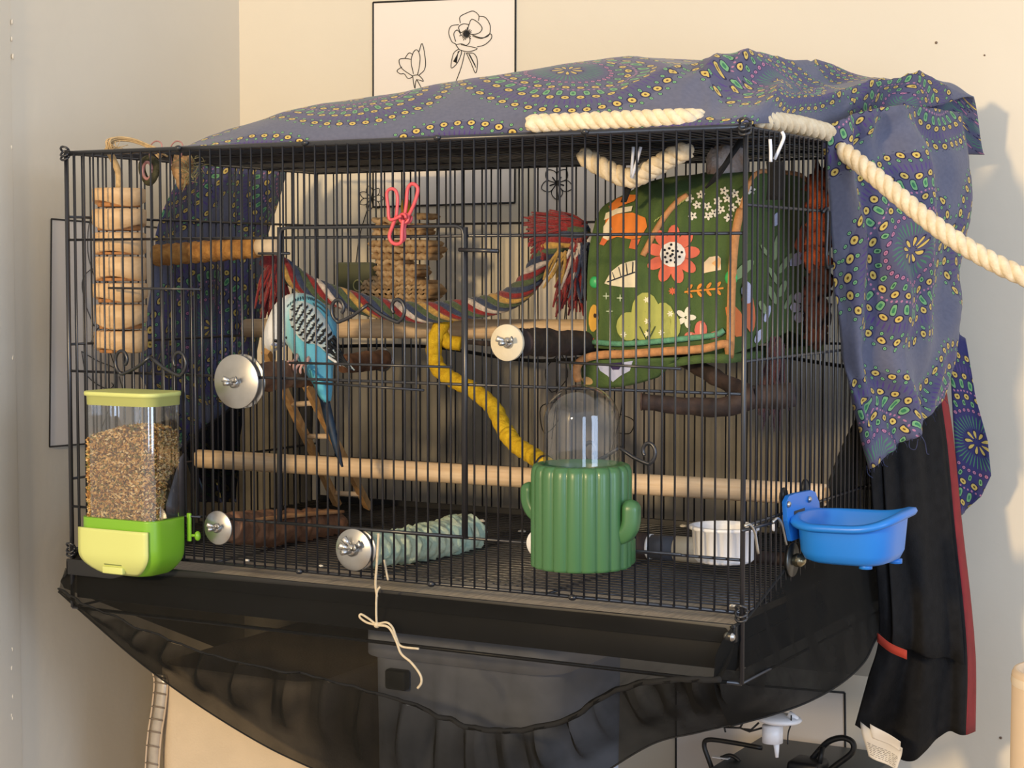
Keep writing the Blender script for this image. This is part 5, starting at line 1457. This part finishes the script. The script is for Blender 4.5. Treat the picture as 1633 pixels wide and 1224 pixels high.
# ------------------------------------------------------------------ droppings and husks on the grate
hk_ = mat('husk', srgb(222, 216, 204), .9)
for i, (px_, py_) in enumerate(((832, 847), (768, 830), (1098, 836), (1122, 842), (1150, 838), (512, 902), (376, 897), (1190, 968))):
    y_ = .30 if py_ < 850 else (.05 if px_ < 1000 else .02)
    d = ray(px_, py_); q = CAM+d*((.0040-CAM.z)/d.z)
    q.x = min(max(q.x, .01), W-.012); q.y = min(max(q.y, .008), D-.01)
    tag(MB().ball(q, .0035 if i < 5 else .0022, 10, 7, (1.3, 1, .55), .5, i).build('husk', hk_), ('pale husk %s' % ('beside the cactus waterer at left', 'near the tip of the mineral perch', 'behind the banded perch, left of three', 'behind the banded perch, middle of three', 'behind the banded perch, right of three', 'on the grate left of the wing-nut disc', 'on the grate under the half-log disc', 'in the front right cage corner')[i]), 'husk', 'husks on the floor grate')

# ------------------------------------------------------------------ drawstring
t = thing('drawstring', 'beige drawstring tied in a bow in front of the mesh skirt', 'string', at(620, 1090, -.045))
stm = mat('beige_string', srgb(206, 190, 160), .85, var=.2, scale=300)
def stp(l, y, r_=.0011): MB().tube(spline([at(a_, b2, y) for a_, b2 in l], 5), r_, 7).build('cord', stm, t)
stp([(604, 850), (601, 900), (599, 930), (602, 956)], -.022, .0013)
stp([(606, 935), (601, 945), (600, 975), (601, 1000)], -.050)
stp([(613, 892), (616, 910), (619, 925)], -.006)
stp([(600, 996), (585, 992), (574, 984), (576, 979), (588, 986), (600, 994), (616, 992), (626, 1000), (632, 1016), (640, 1030), (668, 1034)], -.052)
stp([(601, 996), (620, 1000), (632, 1022), (640, 1042), (656, 1056), (670, 1075), (672, 1088), (666, 1097)], -.053, .0012)
MB().ball(at(601, 996, -.052), .0030, 10, 8).build('knot', stm, t)

# ------------------------------------------------------------------ things under the cage
hamp = thing('fabric_hamper', 'beige fabric hamper with silver piping under the left of the cage', 'hamper', V(.17, .25, FLOOR))
hm_ = mat('beige_canvas', srgb(204, 186, 160), .9, var=.06, scale=30, bump=.3, bscale=400)
hx0 = at(246, 1150, .09).x
rr_ = rrect(hx0, .085, hx0+.215, .425, .03, 6)
capped('canvas_body', [(rr_, FLOOR+.001), (rr_, -.5), (rr_, -.2), (rr_, -.142), ([(lerp((hx0*2+.215)/2, x_, .97), lerp(.255, y_, .97)) for x_, y_ in rr_], -.136)], hm_, hamp)
slv = mat('silver_tape', srgb(196, 186, 172), .3, .5, var=.15, scale=90)
tapeL = spline([at(*q) for q in ((246, 1072, .088), (248, 1090, .086), (244, 1130, .084), (238, 1170, .083), (234, 1224, .083), (232, 1330, .083))], 8)
tw = .0185
MB().grid([[p_, p_+V(tw*.5, -.003, 0), p_+V(tw, -.001, 0)] for p_ in tapeL]).build('silver_tape', slv, hamp, solid=.002)
for i in range(3, len(tapeL), 4):
    MB().tube([tapeL[i]+V(-.0005, -.0022, 0), tapeL[i]+V(tw*.5, -.0052, .001), tapeL[i]+V(tw, -.0032, 0)], .0009, 6).build('tape_crease', mat('tape_crease', srgb(120, 108, 96), .6), hamp)
for sd_ in (0, 1): MB().tube([p_+V(tw*sd_, -.002, 0) for p_ in tapeL], .0011, 6).build('tape_edge', mat('tape_edge', srgb(190, 170, 146), .7), hamp)
cab = thing('storage_bin', 'pale grey plastic bin seen dimly through the mesh skirt', 'bin', V(.46, .27, FLOOR))
bn_ = mat('pale_grey_plastic', srgb(206, 212, 226), .35, var=.05)
x0_, x1_ = at(584, 1050, .10).x, at(880, 1200, .10).x
rr_ = rrect(x0_, .10, x1_, .28, .03, 6); r2 = rrect(x0_-.008, .092, x1_+.008, .288, .034, 6)
capped('bin_body', [([(lerp((x0_+x1_)/2, x_, .9), lerp(.19, y_, .9)) for x_, y_ in rr_], FLOOR+.001), (rr_, -.095)], bn_, cab)
capped('bin_lid', [(r2, -.10), (r2, -.070), (rrect(x0_, .10, x1_, .28, .03, 6), BASE-.0006)], bn_, cab)
MB().box((at(612, 1070, .088).x, .0885, at(625, 1100, .088).z), (at(645, 1070, .088).x, .100, at(625, 1068, .088).z), .003).build('latch', mat('smoke_latch', srgb(70, 72, 70), .4), cab)

tb = thing('side_table', 'dark low table top under the right of the cage', 'table', V(.66, .40, FLOOR))
tm = mat('dark_teal_laminate', srgb(30, 42, 46), .4)
zt_ = at(1240, 1176, .555).z
ta, tbp = at(1100, 1200, .34).x, at(1345, 1200, .36).x
MB().box((ta, .305, zt_-.018), (tbp, .555, zt_), .003).build('top', tm, tb)
for x_ in (ta+.02, tbp-.02):
    for y_ in (.325, .535): MB().box((x_-.012, y_-.012, FLOOR), (x_+.012, y_+.012, zt_-.017), .002).build('leg', tm, tb)
t = thing('pump_bottle_top', 'white plastic pump nozzle hanging below the mesh skirt', 'nozzle', at(1235, 1210, .30))
MB().tube([at(1232, 1156, .30), at(1232, 1183, .30)], [.0108, .0108], 24).build('collar', white, t)
MB().tube([at(1238, 1183, .30), at(1239, 1207, .30)], [.0034, .0018], 14).build('spout', white, t)
MB().ball(at(1243, 1146, .30), .020, 20, 8, (1.2, 1, .28)).build('flange', white, t)
MB().tube([at(1258, 1138, .30), at(1272, 1147, .30)], [.004, .003], 10).build('lever', white, t)
MB().tube([at(1228, 1150, .298), at(1229, 1138, .298)], .002, 8).build('red_stem', redm, t)
MB().tube(spline([at(1262, 1140, .29), at(1261, 1155, .29), at(1257, 1168, .29), at(1256, 1186, .29)], 4), .0008, 6).build('loose_thread', ink, t)
t = thing('dark_twig', 'thin black crooked twig under the mesh skirt', 'twig', at(1180, 1168, .32))
for l in (((1216, 1160), (1195, 1166), (1180, 1160), (1155, 1159)), ((1210, 1152), (1198, 1163), (1186, 1162)), ((1180, 1160), (1186, 1150)), ((1155, 1159), (1157, 1167)), ((1165, 1159), (1172, 1152))):
    MB().tube([at(x_, y_, .32) for x_, y_ in l], .0011, 6).build('shoot', blackp, t)
for lb, l, r_ in (('thick black cable looped over the front of the dark table', ((1145, 1250), (1130, 1210), (1123, 1188), (1130, 1179), (1165, 1183), (1215, 1192)), .0028), ('black cable coil bending at the right end of the dark table', ((1290, 1215), (1310, 1192), (1325, 1180), (1345, 1176), (1360, 1184), (1358, 1200), (1330, 1222), (1310, 1240)), .0034), ('flat black cable curling at the lower frame edge', ((1150, 1208), (1165, 1204), (1180, 1214), (1188, 1235)), .0024)):
    tag(MB().tube(spline([at(x_, y_, .44+.02*nz(i)) for i, (x_, y_) in enumerate(l)], 6), r_, 10).build('power_cable', blackp), lb, 'cable', 'cables on the table')
t = thing('adapter_plug', 'black plug lump among the cables on the dark table', 'plug', at(1290, 1226, .43))
q = at(1292, 1222, .43); MB().box((q.x-.022, .412, zt_+.0005), (q.x+.016, .45, max(zt_+.012, q.z+.008)), .005).build('plug_body', blackp, t)
MB().tube([q+V(.012, -.005, .004), at(1312, 1190, .43)], .003, 8).build('plug_lead', blackp, t)
d = ray(1150, 1207); q = CAM+d*((zt_+.001-CAM.z)/d.z)
tag(MB().box((q.x-.010, q.y-.004, zt_+.0002), (q.x+.010, q.y+.004, zt_+.0012), .0003).build('paper_strip', white), 'tiny white strip lying on the dark table', 'strip')
# cream cylinder at the right edge of the picture
t = thing('cream_canister', 'cream cylindrical canister at the right edge of the picture', 'canister', V(at(1622, 1100, .20).x+.055, .22, FLOOR))
cr = mat('cream_paper', srgb(230, 206, 176), .7, var=.03)
c_ = V(at(1622, 1100, .22).x+.046, .22, 0); zt2 = at(1640, 1062, .22).z
MB().lathe([(.0001, FLOOR), (.050, FLOOR+.001), (.050, zt2-.004), (.048, zt2), (.044, zt2), (.043, zt2-.008), (.0001, zt2-.009)], c_, 48).build('canister_body', cr, t)
MB().lathe([(.0503, zt2-.014), (.0508, zt2-.010), (.0503, zt2-.006)], c_, 48).build('rim_band', mat('cream_rim', srgb(240, 224, 200), .5), t)
